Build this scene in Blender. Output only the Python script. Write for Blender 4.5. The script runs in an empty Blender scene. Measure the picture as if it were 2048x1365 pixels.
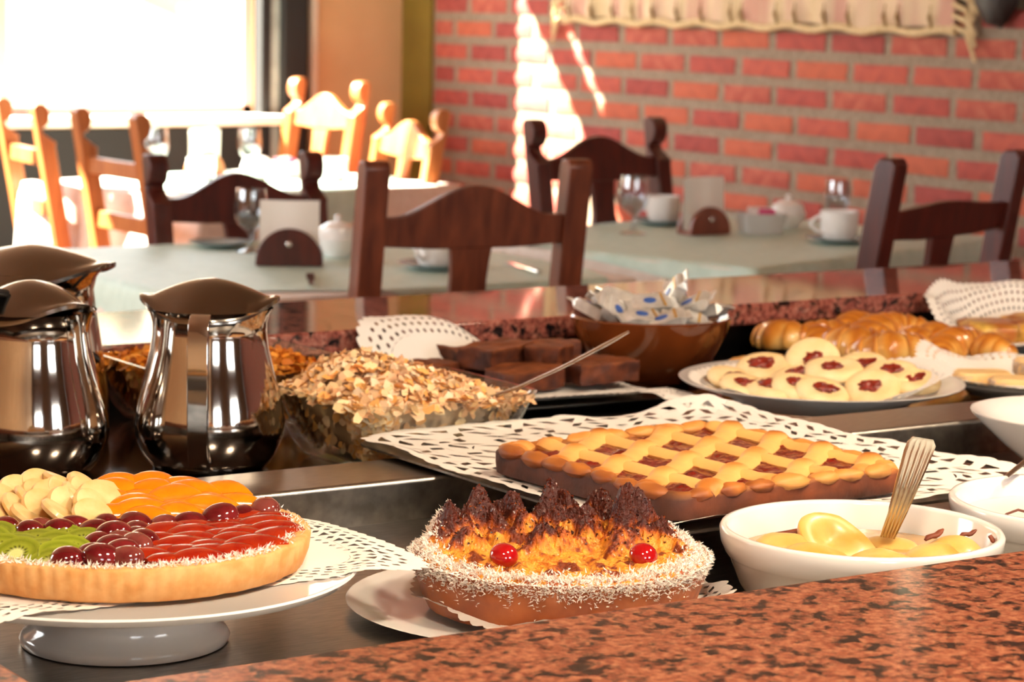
import bpy, math, random
from mathutils import Vector, Matrix, noise
random.seed(11)
S = bpy.context.scene
C = S.collection
R = math.radians
PI = math.pi

# ------------------------------------------------------------------ camera
cam = bpy.data.objects.new('camera', bpy.data.cameras.new('camera'))
C.objects.link(cam)
cam.data.sensor_width = 36.0
cam.data.lens = 4975.0 / 2048.0 * 36.0
cam.matrix_world = Matrix(((0.83409324, 0.05903475, -0.54845544, 0.0),
                           (-0.55127032, 0.12477966, -0.82494307, 0.0),
                           (0.01973577, 0.99042664, 0.13662198, 1.3),
                           (0, 0, 0, 1)))
cam.data.clip_start = 0.05
cam.data.clip_end = 400
cam.data.dof.use_dof = True
cam.data.dof.focus_distance = 1.98
cam.data.dof.aperture_fstop = 12.5
S.camera = cam

# ------------------------------------------------------------------ sky, sun, exposure
S.view_settings.view_transform = 'Standard'
S.view_settings.look = 'None'
S.view_settings.exposure = 0.18
S.view_settings.gamma = 1.0
S.view_settings.use_curve_mapping = False
wd = bpy.data.worlds.new('sky')
S.world = wd
wd.use_nodes = True
wn = wd.node_tree.nodes
wn['Background'].inputs[0].default_value = (0.86, 0.93, 1.0, 1)
wn['Background'].inputs[1].default_value = 7.5

SUN_DIR = Vector((1.0, -1.12, -1.34)).normalized()
sl = bpy.data.lights.new('sun', 'SUN')
sl.energy = 85.0
sl.color = (1.0, 0.90, 0.74)
sl.angle = R(0.6)
so = bpy.data.objects.new('sun', sl)
so.rotation_euler = SUN_DIR.to_track_quat('-Z', 'Y').to_euler()
so.location = (-6, 14, 14)
C.objects.link(so)


def area(name, loc, target, sx, sy, power, col):
    l = bpy.data.lights.new(name, 'AREA')
    l.shape = 'RECTANGLE'
    l.size = sx
    l.size_y = sy
    l.energy = power
    l.color = col
    o = bpy.data.objects.new(name, l)
    o.location = loc
    o.rotation_euler = (Vector(target) - Vector(loc)).to_track_quat('-Z', 'Y').to_euler()
    C.objects.link(o)
    return o


# daylight coming in through the two windows of the wall behind the photographer
area('window_daylight', (2.3, -2.36, 1.55), (2.3, 2.0, 1.2), 1.1, 1.2, 20, (1.0, 0.95, 0.88))
area('window_daylight', (-0.1, -2.36, 1.55), (0.9, 2.0, 1.0), 0.9, 1.2, 14, (1.0, 0.95, 0.88))
# and through the windows of the left wall
area('window_daylight', (-0.86, 5.2, 1.6), (3.0, 5.2, 1.2), 2.2, 1.1, 42, (1.0, 0.96, 0.9))


# ------------------------------------------------------------------ materials
def lin(h):
    if isinstance(h, str):
        h = h.lstrip('#')
        c = [int(h[i:i + 2], 16) / 255 for i in (0, 2, 4)]
    else:
        c = [x / 255 for x in h]
    return tuple((x / 12.92 if x <= 0.04045 else ((x + 0.055) / 1.055) ** 2.4) for x in c) + (1.0,)


def base_mat(name):
    m = bpy.data.materials.new(name)
    m.use_nodes = True
    return m, m.node_tree.nodes, m.node_tree.links, m.node_tree.nodes['Principled BSDF']


def coords(nd, lk, scale=(1, 1, 1), kind='Object'):
    tc = nd.new('ShaderNodeTexCoord')
    mp = nd.new('ShaderNodeMapping')
    mp.inputs['Scale'].default_value = scale
    lk.new(tc.outputs[kind], mp.inputs['Vector'])
    return mp.outputs['Vector']


def bump(nd, lk, bs, src, strength, dist=0.002):
    b = nd.new('ShaderNodeBump')
    b.inputs['Strength'].default_value = strength
    b.inputs['Distance'].default_value = dist
    lk.new(src, b.inputs['Height'])
    lk.new(b.outputs['Normal'], bs.inputs['Normal'])


def mat(name, col, rough=0.5, metal=0.0, col2=None, scale=20.0, stretch=(1, 1, 1), bmp=0.0, bdist=0.002,
        lo=0.35, hi=0.65, sss=0.0, coat=0.0, spec=0.5, detail=5.0, sssr=(0.01, 0.005, 0.003), trans=0.0):
    m, nd, lk, bs = base_mat(name)
    bs.inputs['Roughness'].default_value = rough
    bs.inputs['Metallic'].default_value = metal
    bs.inputs['Specular IOR Level'].default_value = spec
    bs.inputs['Coat Weight'].default_value = coat
    bs.inputs['Coat Roughness'].default_value = 0.06
    bs.inputs['Transmission Weight'].default_value = trans
    if sss >= 0.25:
        bs.inputs['Subsurface Weight'].default_value = sss
        bs.inputs['Subsurface Radius'].default_value = sssr
        bs.inputs['Subsurface Scale'].default_value = 1.0
    c1 = lin(col)
    bs.inputs['Base Color'].default_value = c1
    if col2 or bmp:
        v = coords(nd, lk, stretch)
        n = nd.new('ShaderNodeTexNoise')
        n.inputs['Scale'].default_value = scale
        n.inputs['Detail'].default_value = detail
        lk.new(v, n.inputs['Vector'])
        if col2:
            r = nd.new('ShaderNodeValToRGB')
            r.color_ramp.elements[0].position = lo
            r.color_ramp.elements[1].position = hi
            r.color_ramp.elements[0].color = c1
            r.color_ramp.elements[1].color = lin(col2)
            lk.new(n.outputs['Fac'], r.inputs['Fac'])
            lk.new(r.outputs['Color'], bs.inputs['Base Color'])
        if bmp:
            bump(nd, lk, bs, n.outputs['Fac'], bmp, bdist)
    return m


def attr_mat(name, rough=0.5, bscale=300, bmp=0.3, coat=0.0, sss=0.0, spec=0.5, noise_amt=0.0, nscale=120, bdist=0.002):
    """colour from the mesh's own colour layer (browning, fruit flesh), plus grain"""
    m, nd, lk, bs = base_mat(name)
    bs.inputs['Roughness'].default_value = rough
    bs.inputs['Coat Weight'].default_value = coat
    bs.inputs['Coat Roughness'].default_value = 0.08
    bs.inputs['Specular IOR Level'].default_value = spec
    if sss >= 0.25:
        bs.inputs['Subsurface Weight'].default_value = sss
        bs.inputs['Subsurface Radius'].default_value = (0.006, 0.003, 0.0015)
        bs.inputs['Subsurface Scale'].default_value = 1.0
    a = nd.new('ShaderNodeAttribute')
    a.attribute_name = 'Col'
    out = a.outputs['Color']
    v = coords(nd, lk)
    if noise_amt:
        n2 = nd.new('ShaderNodeTexNoise')
        n2.inputs['Scale'].default_value = nscale
        n2.inputs['Detail'].default_value = 4
        lk.new(v, n2.inputs['Vector'])
        mr = nd.new('ShaderNodeMapRange')
        mr.inputs['From Min'].default_value = 0.3
        mr.inputs['From Max'].default_value = 0.7
        mr.inputs['To Min'].default_value = 1 - noise_amt
        mr.inputs['To Max'].default_value = 1 + noise_amt * 0.6
        lk.new(n2.outputs['Fac'], mr.inputs['Value'])
        mx = nd.new('ShaderNodeMix')
        mx.data_type = 'RGBA'
        mx.blend_type = 'MULTIPLY'
        mx.inputs['Factor'].default_value = 1.0
        lk.new(out, mx.inputs['A'])
        lk.new(mr.outputs['Result'], mx.inputs['B'])
        out = mx.outputs['Result']
    lk.new(out, bs.inputs['Base Color'])
    if bmp:
        n = nd.new('ShaderNodeTexNoise')
        n.inputs['Scale'].default_value = bscale
        n.inputs['Detail'].default_value = 3
        lk.new(v, n.inputs['Vector'])
        bump(nd, lk, bs, n.outputs['Fac'], bmp, bdist)
    return m


def granite_mat(name, base, light, dark, black, rough, scale=1.0):
    m, nd, lk, bs = base_mat(name)
    v = coords(nd, lk, (1, 1, 1))
    n1 = nd.new('ShaderNodeTexNoise')
    n1.inputs['Scale'].default_value = 150 * scale
    n1.inputs['Detail'].default_value = 4
    n1.inputs['Roughness'].default_value = 0.65
    lk.new(v, n1.inputs['Vector'])
    r1 = nd.new('ShaderNodeValToRGB')
    e = r1.color_ramp.elements
    e[0].position, e[0].color = 0.30, lin(dark)
    e[1].position, e[1].color = 0.72, lin(light)
    k = e.new(0.46)
    k.color = lin(base)
    lk.new(n1.outputs['Fac'], r1.inputs['Fac'])
    n2 = nd.new('ShaderNodeTexNoise')
    n2.inputs['Scale'].default_value = 62 * scale
    n2.inputs['Detail'].default_value = 5
    n2.inputs['Roughness'].default_value = 0.6
    n2.inputs['Distortion'].default_value = 0.4
    lk.new(v, n2.inputs['Vector'])
    r2 = nd.new('ShaderNodeValToRGB')
    r2.color_ramp.elements[0].position = 0.49
    r2.color_ramp.elements[1].position = 0.60
    r2.color_ramp.elements[0].color = (0, 0, 0, 1)
    r2.color_ramp.elements[1].color = (1, 1, 1, 1)
    lk.new(n2.outputs['Fac'], r2.inputs['Fac'])
    mx = nd.new('ShaderNodeMix')
    mx.data_type = 'RGBA'
    lk.new(r2.outputs['Color'], mx.inputs['Factor'])
    lk.new(r1.outputs['Color'], mx.inputs['A'])
    mx.inputs['B'].default_value = lin(black)
    lk.new(mx.outputs['Result'], bs.inputs['Base Color'])
    bs.inputs['Roughness'].default_value = rough
    if rough > 0.2:
        bs.inputs['Specular IOR Level'].default_value = 0.25
    return m


def glass_mat(name, tint=(0.965, 0.985, 0.975), ior=1.45, rough=0.02):
    m = bpy.data.materials.new(name)
    m.use_nodes = True
    nd, lk = m.node_tree.nodes, m.node_tree.links
    nd.clear()
    out = nd.new('ShaderNodeOutputMaterial')
    mix = nd.new('ShaderNodeMixShader')
    lw = nd.new('ShaderNodeLayerWeight')
    lw.inputs['Blend'].default_value = 0.5
    pw = nd.new('ShaderNodeMath')
    pw.operation = 'POWER'
    pw.inputs[1].default_value = 4.0
    lk.new(lw.outputs['Facing'], pw.inputs[0])
    fr = nd.new('ShaderNodeMath')
    fr.operation = 'MULTIPLY_ADD'
    f0 = ((ior - 1) / (ior + 1)) ** 2
    fr.inputs[1].default_value = 0.9
    fr.inputs[2].default_value = f0
    lk.new(pw.outputs[0], fr.inputs[0])
    tr = nd.new('ShaderNodeBsdfTransparent')
    tr.inputs['Color'].default_value = tint + (1,)
    gl = nd.new('ShaderNodeBsdfGlossy')
    gl.inputs['Roughness'].default_value = rough
    lk.new(fr.outputs[0], mix.inputs['Fac'])
    lk.new(tr.outputs['BSDF'], mix.inputs[1])
    lk.new(gl.outputs['BSDF'], mix.inputs[2])
    lk.new(mix.outputs['Shader'], out.inputs['Surface'])
    return m


def wood_mat(name, c1, c2, rough=0.35, scale=6.0):
    m, nd, lk, bs = base_mat(name)
    v = coords(nd, lk, (1.0, 1.0, 0.12))
    n = nd.new('ShaderNodeTexNoise')
    n.inputs['Scale'].default_value = scale * 8
    n.inputs['Detail'].default_value = 6
    n.inputs['Distortion'].default_value = 0.6
    lk.new(v, n.inputs['Vector'])
    r = nd.new('ShaderNodeValToRGB')
    r.color_ramp.elements[0].position = 0.3
    r.color_ramp.elements[1].position = 0.7
    r.color_ramp.elements[0].color = lin(c1)
    r.color_ramp.elements[1].color = lin(c2)
    lk.new(n.outputs['Fac'], r.inputs['Fac'])
    lk.new(r.outputs['Color'], bs.inputs['Base Color'])
    bs.inputs['Roughness'].default_value = rough
    bump(nd, lk, bs, n.outputs['Fac'], 0.12, 0.001)
    return m


def emit_mat(name, col, s):
    m, nd, lk, bs = base_mat(name)
    bs.inputs['Emission Color'].default_value = lin(col)
    bs.inputs['Emission Strength'].default_value = s
    bs.inputs['Base Color'].default_value = lin(col)
    return m


M = {}
M['granite'] = granite_mat('granite', '#7e432e', '#ab7555', '#4c281d', '#1a1411', 0.30, 1.15)
M['granite_back'] = granite_mat('granite_back', '#8e4d42', '#b57a68', '#4d2622', '#1d1719', 0.05)
M['steel'] = mat('steel', '#b0a9a0', 0.29, 1.0, '#8e8982', 60, (1, 14, 1), 0.04, 0.0008)
M['chrome'] = mat('chrome', '#cfcac4', 0.07, 1.0)
M['satin'] = mat('satin', '#8d8780', 0.17, 1.0)
M['cutlery'] = mat('cutlery', '#cdbf9c', 0.16, 1.0)
M['silver'] = mat('silver', '#d8d5d0', 0.12, 1.0)
M['porcelain'] = mat('porcelain', '#e6e3df', 0.14, coat=0.4)
M['porcelain_grey'] = mat('porcelain_grey', '#c3c2bf', 0.2)
M['saucer'] = mat('saucer', '#8d9a9c', 0.25)
M['paper'] = mat('paper', '#ece6de', 0.75)
M['glass'] = glass_mat('glass')
M['goblet'] = glass_mat('goblet_glass', (0.86, 0.88, 0.90), 2.1)
M['glass_thin'] = glass_mat('glass_thin', (0.97, 0.985, 0.98), 1.3)
M['wood_dark'] = wood_mat('wood_dark', '#35120e', '#561f16')
M['wood_chair'] = wood_mat('wood_chair', '#512619', '#7a4029', 0.38)
M['wood_light'] = wood_mat('wood_light', '#9a5428', '#bd7740', 0.4)
M['cloth_white'] = mat('cloth_white', '#e2d6cc', 0.85, col2='#d7c9be', scale=40)
M['cloth_green'] = mat('cloth_green', '#c2d6ca', 0.5, col2='#b6ccbf', scale=30)
M['black_plastic'] = mat('black_plastic', '#141312', 0.35)


# ------------------------------------------------------------------ mesh helpers
class MB:
    """collects geometry for ONE part"""

    def __init__(s):
        s.v, s.f, s.c = [], [], []

    def add(s, vs, fs, col=None):
        o = len(s.v)
        s.v += [tuple(p) for p in vs]
        s.f += [tuple(i + o for i in f) for f in fs]
        if col is not None:
            s.c += (col if isinstance(col, list) else [col] * len(vs))
        return s

    def box(s, c, d, rot=None, col=None):
        x, y, z = d[0] / 2, d[1] / 2, d[2] / 2
        vs = [Vector((a, b, e)) for a in (-x, x) for b in (-y, y) for e in (-z, z)]
        if rot is not None:
            vs = [rot @ p for p in vs]
        vs = [p + Vector(c) for p in vs]
        return s.add(vs, [(0, 1, 3, 2), (4, 6, 7, 5), (0, 4, 5, 1), (2, 3, 7, 6), (0, 2, 6, 4), (1, 5, 7, 3)], col)

    def lathe(s, prof, n=48, c=(0, 0, 0), col=None, close=False):
        """prof: list of (r, z); open ends with r = 0 collapse to a point fan"""
        vs, fs = [], []
        m = len(prof)
        for r, z in prof:
            for i in range(n):
                a = 2 * PI * i / n
                vs.append((c[0] + r * math.cos(a), c[1] + r * math.sin(a), c[2] + z))
        for j in range(m - 1 if not close else m):
            k = (j + 1) % m
            for i in range(n):
                i2 = (i + 1) % n
                fs.append((j * n + i, j * n + i2, k * n + i2, k * n + i))
        return s.add(vs, fs, col)

    def loft(s, secs, cap0=True, cap1=True, col=None):
        n = len(secs[0])
        vs = [p for q in secs for p in q]
        fs = []
        for j in range(len(secs) - 1):
            for i in range(n):
                i2 = (i + 1) % n
                fs.append((j * n + i, j * n + i2, (j + 1) * n + i2, (j + 1) * n + i))
        if cap0:
            fs.append(tuple(range(n - 1, -1, -1)))
        if cap1:
            fs.append(tuple((len(secs) - 1) * n + i for i in range(n)))
        return s.add(vs, fs, col)

    def tube(s, path, rad, n=10, flat=1.0, up=(0, 0, 1), col=None):
        P = [Vector(p) for p in path]
        if not isinstance(rad, (list, tuple)):
            rad = [rad] * len(P)
        secs = []
        for i, p in enumerate(P):
            t = (P[min(i + 1, len(P) - 1)] - P[max(i - 1, 0)]).normalized()
            u = Vector(up)
            a = t.cross(u)
            if a.length < 1e-4:
                a = t.cross(Vector((1, 0, 0)))
            a.normalize()
            b = a.cross(t).normalized()
            secs.append([p + a * rad[i] * math.cos(2 * PI * k / n) + b * rad[i] * flat * math.sin(2 * PI * k / n) for k in range(n)])
        return s.loft(secs, col=col)

    def prism(s, poly, fn, t0, t1, col=None):
        """poly: list of 2d points; fn(a, b, t) -> 3d"""
        n = len(poly)
        A = [fn(a, b, t0) for a, b in poly]
        B = [fn(a, b, t1) for a, b in poly]
        fs = [tuple(range(n - 1, -1, -1)), tuple(range(n, 2 * n))]
        fs += [(i, (i + 1) % n, n + (i + 1) % n, n + i) for i in range(n)]
        return s.add(A + B, fs, col)

    def grid(s, nu, nv, fn, wrapu=False, col=None):
        vs = []
        cs = []
        for j in range(nv):
            for i in range(nu):
                r = fn(i / (nu if wrapu else nu - 1), j / (nv - 1))
                if col == 'fn':
                    vs.append(r[0])
                    cs.append(r[1])
                else:
                    vs.append(r)
        fs = []
        for j in range(nv - 1):
            for i in range(nu if wrapu else nu - 1):
                i2 = (i + 1) % nu
                fs.append((j * nu + i, j * nu + i2, (j + 1) * nu + i2, (j + 1) * nu + i))
        return s.add(vs, fs, cs if col == 'fn' else col)

    def ico(s, c, r, fn=None, nu=16, nv=10, col=None):
        """uv sphere with optional per-point scale function fn(unit vector) -> factor or vector"""
        vs, fs = [], []
        for j in range(nv + 1):
            th = PI * j / nv
            for i in range(nu):
                ph = 2 * PI * i / nu
                d = Vector((math.sin(th) * math.cos(ph), math.sin(th) * math.sin(ph), math.cos(th)))
                p = Vector((d.x * r[0], d.y * r[1], d.z * r[2]))
                if fn:
                    p = fn(d, p)
                vs.append(p + Vector(c))
        for j in range(nv):
            for i in range(nu):
                i2 = (i + 1) % nu
                fs.append((j * nu + i, (j + 1) * nu + i, (j + 1) * nu + i2, j * nu + i2))
        return s.add(vs, fs, col)

    def mesh(s, name, sharp=35):
        me = bpy.data.meshes.new(name)
        me.from_pydata(s.v, [], s.f)
        me.update()
        if s.c and len(s.c) == len(s.v):
            at = me.color_attributes.new('Col', 'FLOAT_COLOR', 'POINT')
            at.data.foreach_set('color', [x for c in s.c for x in c])
        if sharp is not None:
            me.shade_smooth()
            me.set_sharp_from_angle(angle=R(sharp))
        me.validate()
        return me

    def build(s, name, m, parent=None, sharp=35, loc=None, rot=None, bevel=0.0, weld=False):
        o = bpy.data.objects.new(name, s.mesh(name, sharp))
        o.data.materials.append(M[m] if isinstance(m, str) else m)
        C.objects.link(o)
        if parent is not None:
            o.parent = parent
        if loc is not None:
            o.location = loc
        if rot is not None:
            o.rotation_euler = rot
        if weld:
            w = o.modifiers.new('weld', 'WELD')
            w.merge_threshold = 0.00002
        if bevel:
            b = o.modifiers.new('bevel', 'BEVEL')
            b.width = bevel
            b.segments = 2
            b.limit_method = 'ANGLE'
            b.harden_normals = False
        return o


def tag(o, label=None, cat=None, group=None, kind=None):
    if label:
        o['label'] = label
    if cat:
        o['category'] = cat
    if group:
        o['group'] = group
    if kind:
        o['kind'] = kind
    return o


def empty(name, loc, rz=0.0, rot=None):
    o = bpy.data.objects.new(name, None)
    o.empty_display_size = 0.05
    o.location = loc
    o.rotation_euler = rot if rot else (0, 0, rz)
    C.objects.link(o)
    return o


def copy_tree(o, parent=None):
    c = o.copy()
    C.objects.link(c)
    c.parent = parent
    for ch in list(o.children):
        copy_tree(ch, c)
    return c


def nz(p, sc=1.0, off=0.0):
    return noise.noise(Vector((p[0] * sc + off, p[1] * sc - off, p[2] * sc + off * 0.7)))


def fbm(p, sc, oct=4, off=0.0):
    a, f, t = 1.0, sc, 0.0
    for _ in range(oct):
        t += a * nz(p, f, off)
        a *= 0.5
        f *= 2.03
    return t


def mixc(a, b, t):
    t = max(0.0, min(1.0, t))
    return tuple(a[i] + (b[i] - a[i]) * t for i in range(3)) + (1.0,)


def sstep(a, b, x):
    t = max(0.0, min(1.0, (x - a) / (b - a)))
    return t * t * (3 - 2 * t)


def rrect(hx, hy, r, n=8):
    pts = []
    for cx, cy, a0 in ((hx - r, hy - r, 0), (-hx + r, hy - r, 90), (-hx + r, -hy + r, 180), (hx - r, -hy + r, 270)):
        for i in range(n + 1):
            a = R(a0 + 90 * i / n)
            pts.append((cx + r * math.cos(a), cy + r * math.sin(a)))
    return pts


HOLES = {
    'dia': [(0.5 + 0.33 * math.cos(a) * (1 if k % 2 else 0.8), 0.5 + 0.33 * math.sin(a)) for k, a in enumerate([2 * PI * i / 4 for i in range(4)])],
    'tri': [(0.2, 0.2), (0.8, 0.25), (0.5, 0.82)],
    'irt': [(0.5, 0.15), (0.82, 0.78), (0.18, 0.75)],
    'oval': [(0.5 + 0.30 * math.cos(2 * PI * i / 8), 0.5 + 0.42 * math.sin(2 * PI * i / 8)) for i in range(8)],
    'dot': [(0.5 + 0.20 * math.cos(2 * PI * i / 8), 0.5 + 0.26 * math.sin(2 * PI * i / 8)) for i in range(8)],
    'slit': [(0.2, 0.35), (0.5, 0.22), (0.85, 0.3), (0.6, 0.45), (0.3, 0.5)],
    'leaf': [(0.12, 0.2), (0.5, 0.25), (0.86, 0.8), (0.45, 0.72)],
    'fael': [(0.88, 0.2), (0.55, 0.72), (0.14, 0.8), (0.5, 0.25)],
}


def ray_poly(poly, cx, cy, a):
    """distance from (cx, cy) along angle a to polygon edge"""
    dx, dy = math.cos(a), math.sin(a)
    best = 0.1
    n = len(poly)
    for i in range(n):
        x1, y1 = poly[i][0] - cx, poly[i][1] - cy
        x2, y2 = poly[(i + 1) % n][0] - cx, poly[(i + 1) % n][1] - cy
        ex, ey = x2 - x1, y2 - y1
        den = dx * ey - dy * ex
        if abs(den) < 1e-9:
            continue
        t = (x1 * ey - y1 * ex) / den
        u = (x1 * dy - y1 * dx) / den
        if t > 0 and -1e-6 <= u <= 1 + 1e-6:
            best = t
    return best


def tile(hole):
    """unit square ring with a hole: list of (outer, inner) points"""
    sq = [(0, 0), (1, 0), (1, 1), (0, 1)]
    hp = HOLES[hole]
    cx = sum(p[0] for p in hp) / len(hp)
    cy = sum(p[1] for p in hp) / len(hp)
    angs = sorted(set([math.atan2(y - cy, x - cx) for x, y in sq] + [math.atan2(y - cy, x - cx) for x, y in hp] + [k * PI / 6 for k in range(-6, 6)]))
    o, h = [], []
    for a in angs:
        d = ray_poly(sq, cx, cy, a)
        o.append((cx + d * math.cos(a), cy + d * math.sin(a)))
        e = ray_poly(hp, cx, cy, a)
        h.append((cx + e * math.cos(a), cy + e * math.sin(a)))
    return o, h


for k_ in ('leaf', 'fael', 'irt', 'tri', 'slit'):
    hp_ = HOLES[k_]
    mx_, my_ = sum(p[0] for p in hp_) / len(hp_), sum(p[1] for p in hp_) / len(hp_)
    HOLES[k_] = [(min(0.93, max(0.07, mx_ + (p[0] - mx_) * 1.22)), min(0.92, max(0.08, my_ + (p[1] - my_) * 1.25))) for p in hp_]
TILES = {k: tile(k) for k in HOLES}


def doily_mesh(outline, n, bands, zf, scal=0.03, inner=None, seed=1):
    """outline(s in 0..1) -> (x, y); bands from outside in: (k_out, k_in, [hole names] or None)"""
    rnd = random.Random(seed)
    mb = MB()

    def pt(s, k):
        x, y = outline(s % 1.0)
        return (x * k, y * k, zf(x * k, y * k))

    for bi, (ko, ki, hs) in enumerate(bands):
        for i in range(n):
            def mp(a, b, i=i):
                k = ki + (ko - ki) * b
                if bi == 0 and b > 0.98:
                    k += scal * math.sin(PI * a)
                return pt((i + a) / n, k)
            if hs is None or (hs[(i + bi) % len(hs)] is None):
                q = 4 if bi == 0 else 1
                vs = [mp(a / q, b) for a in range(q + 1) for b in (0, 1)]
                fs = [(2 * a, 2 * a + 2, 2 * a + 3, 2 * a + 1) for a in range(q)]
                mb.add(vs, fs)
            else:
                o, h = TILES[hs[(i + bi) % len(hs)]]
                m = len(o)
                vs = [mp(*p) for p in o] + [mp(*p) for p in h]
                fs = [(j, (j + 1) % m, m + (j + 1) % m, m + j) for j in range(m)]
                mb.add(vs, fs)
    k0 = bands[-1][1]
    rings = 6
    for q in range(rings):
        ka, kb = k0 * (1 - q / rings), k0 * (1 - (q + 1) / rings)
        for i in range(n):
            if kb < 1e-6:
                mb.add([pt(i / n, ka), pt((i + 1) / n, ka), (0, 0, zf(0, 0))], [(0, 1, 2)])
            else:
                mb.add([pt(i / n, ka), pt((i + 1) / n, ka), pt((i + 1) / n, kb), pt(i / n, kb)], [(0, 1, 2, 3)])
    return mb


def rect_outline(hx, hy, r=0.03):
    pts = rrect(hx, hy, r, 6)
    P = pts + [pts[0]]
    L = [0]
    for i in range(len(pts)):
        L.append(L[-1] + math.dist(P[i], P[i + 1]))
    tot = L[-1]

    def f(s):
        d = s * tot
        for i in range(len(pts)):
            if d <= L[i + 1]:
                t = (d - L[i]) / max(1e-9, L[i + 1] - L[i])
                return (P[i][0] + (P[i + 1][0] - P[i][0]) * t, P[i][1] + (P[i + 1][1] - P[i][1]) * t)
        return pts[0]
    return f


def circ_outline(rx, ry=None):
    ry = ry or rx
    return lambda s: (rx * math.cos(2 * PI * s), ry * math.sin(2 * PI * s))

# ------------------------------------------------------------------ the room
# floor z = 0; brick wall at x = 4.45; window wall at y = 7.4
M['floor'] = mat('floor_tile', '#8d5f45', 0.4, col2='#7a4f38', scale=6)
M['beige'] = mat('beige_plaster', '#d6b085', 0.8, col2='#cfa87d', scale=5)
M['green_paint'] = mat('green_paint', '#7d6a22', 0.6, col2='#74601f', scale=8)
M['dark_paint'] = mat('dark_paint', '#0d0e10', 0.7)
M['ceiling'] = wood_mat('ceiling_boards', '#94745a', '#ab8a6c', 0.6)
M['mortar'] = mat('mortar', '#978472', 0.95, col2='#84725f', scale=70, bmp=0.5, bdist=0.004)
M['white_trim'] = mat('white_trim', '#e6dccd', 0.6)
M['pink_trim'] = mat('pink_trim', '#d8b0a6', 0.6)


def struct(name, mb, m, parent=None, **k):
    o = mb.build(name, m, parent, **k)
    if parent is None:
        o['kind'] = 'structure'
    return o


XL, XR, YF, YB, ZC = -0.9, 4.45, -2.5, 7.4, 2.7
struct('floor', MB().box(((XL + XR) / 2, (YF + YB) / 2, -0.05), (XR - XL + 0.6, YB - YF + 0.6, 0.1)), 'floor')
struct('ceiling', MB().box(((XL + XR) / 2, (YF + YB) / 2, ZC + 0.05), (XR - XL + 0.6, YB - YF + 0.2, 0.1)), 'ceiling')


def wall_with_holes(x0, x1, z1, holes, y, t):
    """vertical wall in the xz plane with rectangular openings (xa, xb, za, zb)"""
    mb = MB()
    xs = sorted(set([x0, x1] + [h[0] for h in holes] + [h[1] for h in holes]))
    zs = sorted(set([0, z1] + [h[2] for h in holes] + [h[3] for h in holes]))
    for i in range(len(xs) - 1):
        for j in range(len(zs) - 1):
            cx, cz = (xs[i] + xs[i + 1]) / 2, (zs[j] + zs[j + 1]) / 2
            if any(h[0] < cx < h[1] and h[2] < cz < h[3] for h in holes):
                continue
            mb.box((cx, y + t / 2, cz), (xs[i + 1] - xs[i], t, zs[j + 1] - zs[j]))
    return mb


# left wall (outside the frame) with its long window
wl = MB()
for (y0, y1, z0, z1) in ((YF, 4.0, 0, ZC), (6.4, YB, 0, ZC), (4.0, 6.4, 0, 1.0), (4.0, 6.4, 2.2, ZC)):
    wl.box((XL - 0.1, (y0 + y1) / 2, (z0 + z1) / 2), (0.2, y1 - y0, z1 - z0))
struct('wall_left', wl, 'beige')
SILL = 0.90
WX0, WXM, WX1, WZ1 = 0.9, 3.0, 3.87, 2.31
struct('wall_back', wall_with_holes(XL, XR + 0.25, ZC, [(WX0, WX1, SILL, WZ1), (3.30, 3.78, 2.374, 2.526)], YB, 0.1), 'beige')
struct('wall_front', wall_with_holes(XL, XR, ZC, [(1.7, 2.9, 0.95, 2.15), (-0.6, 0.4, 0.95, 2.15)], YF - 0.2, 0.2), mat('brown_plaster', '#7b6049', 0.8))
# dark wainscot under the sill
struct('trim_1', MB().box(((XL + 4.03) / 2, YB - 0.015, SILL / 2 - 0.02), (4.03 - XL, 0.03, SILL - 0.04)), 'dark_paint')


def window(n, x0, x1, z0, z1, y, mulls, sill):
    w = empty('window_%d' % n, ((x0 + x1) / 2, y, z0))
    w['kind'] = 'structure'
    cx = (x0 + x1) / 2
    t = 0.03
    f = MB()
    f.box((0, 0, t / 2), (x1 - x0, 0.06, t)).box((0, 0, z1 - z0 - t / 2), (x1 - x0, 0.06, t))
    f.box((x0 - cx + t / 2, 0, (z1 - z0) / 2), (t, 0.06, z1 - z0)).box((x1 - cx - t / 2, 0, (z1 - z0) / 2), (t, 0.06, z1 - z0))
    f.build('window_frame', 'pink_trim', w, sharp=30)
    for m in mulls:
        MB().box((m - cx, 0, (z1 - z0) / 2), (0.05, 0.06, z1 - z0 - 0.02)).build('mullion', 'pink_trim', w, sharp=30)
    edges = [x0] + mulls + [x1]
    for a, b in zip(edges[:-1], edges[1:]):
        MB().box(((a + b) / 2 - cx, 0.01, (z1 - z0) / 2), (b - a - 0.02, 0.005, z1 - z0 - 0.06)).build('pane', 'glass_thin', w)
    if sill:
        MB().box((0, -0.10, -0.012), (x1 - x0 + 0.12, 0.24, 0.03)).build('window_sill', 'white_trim', w, bevel=0.004)
    return w


window(1, WX0, WX1, SILL, WZ1, YB + 0.05, [1.95, 2.985], True)
window(2, 1.7, 2.9, 0.95, 2.15, YF - 0.1, [2.3], False)
window(3, -0.6, 0.4, 0.95, 2.15, YF - 0.1, [-0.1], False)
w4 = empty('window_4', (XL - 0.1, 5.2, 1.0))
w4['kind'] = 'structure'
f4 = MB().box((0, 0, 0.02), (0.06, 2.4, 0.04)).box((0, 0, 1.18), (0.06, 2.4, 0.04)).box((0, -1.18, 0.6), (0.06, 0.04, 1.2)).box((0, 1.18, 0.6), (0.06, 0.04, 1.2))
f4.build('window_frame', 'pink_trim', w4)
MB().box((0, 0, 0.6), (0.06, 0.05, 1.14)).build('mullion', 'pink_trim', w4)
for yy in (-0.59, 0.59):
    MB().box((0, yy, 0.6), (0.005, 1.1, 1.12)).build('pane', 'glass_thin', w4)
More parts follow.
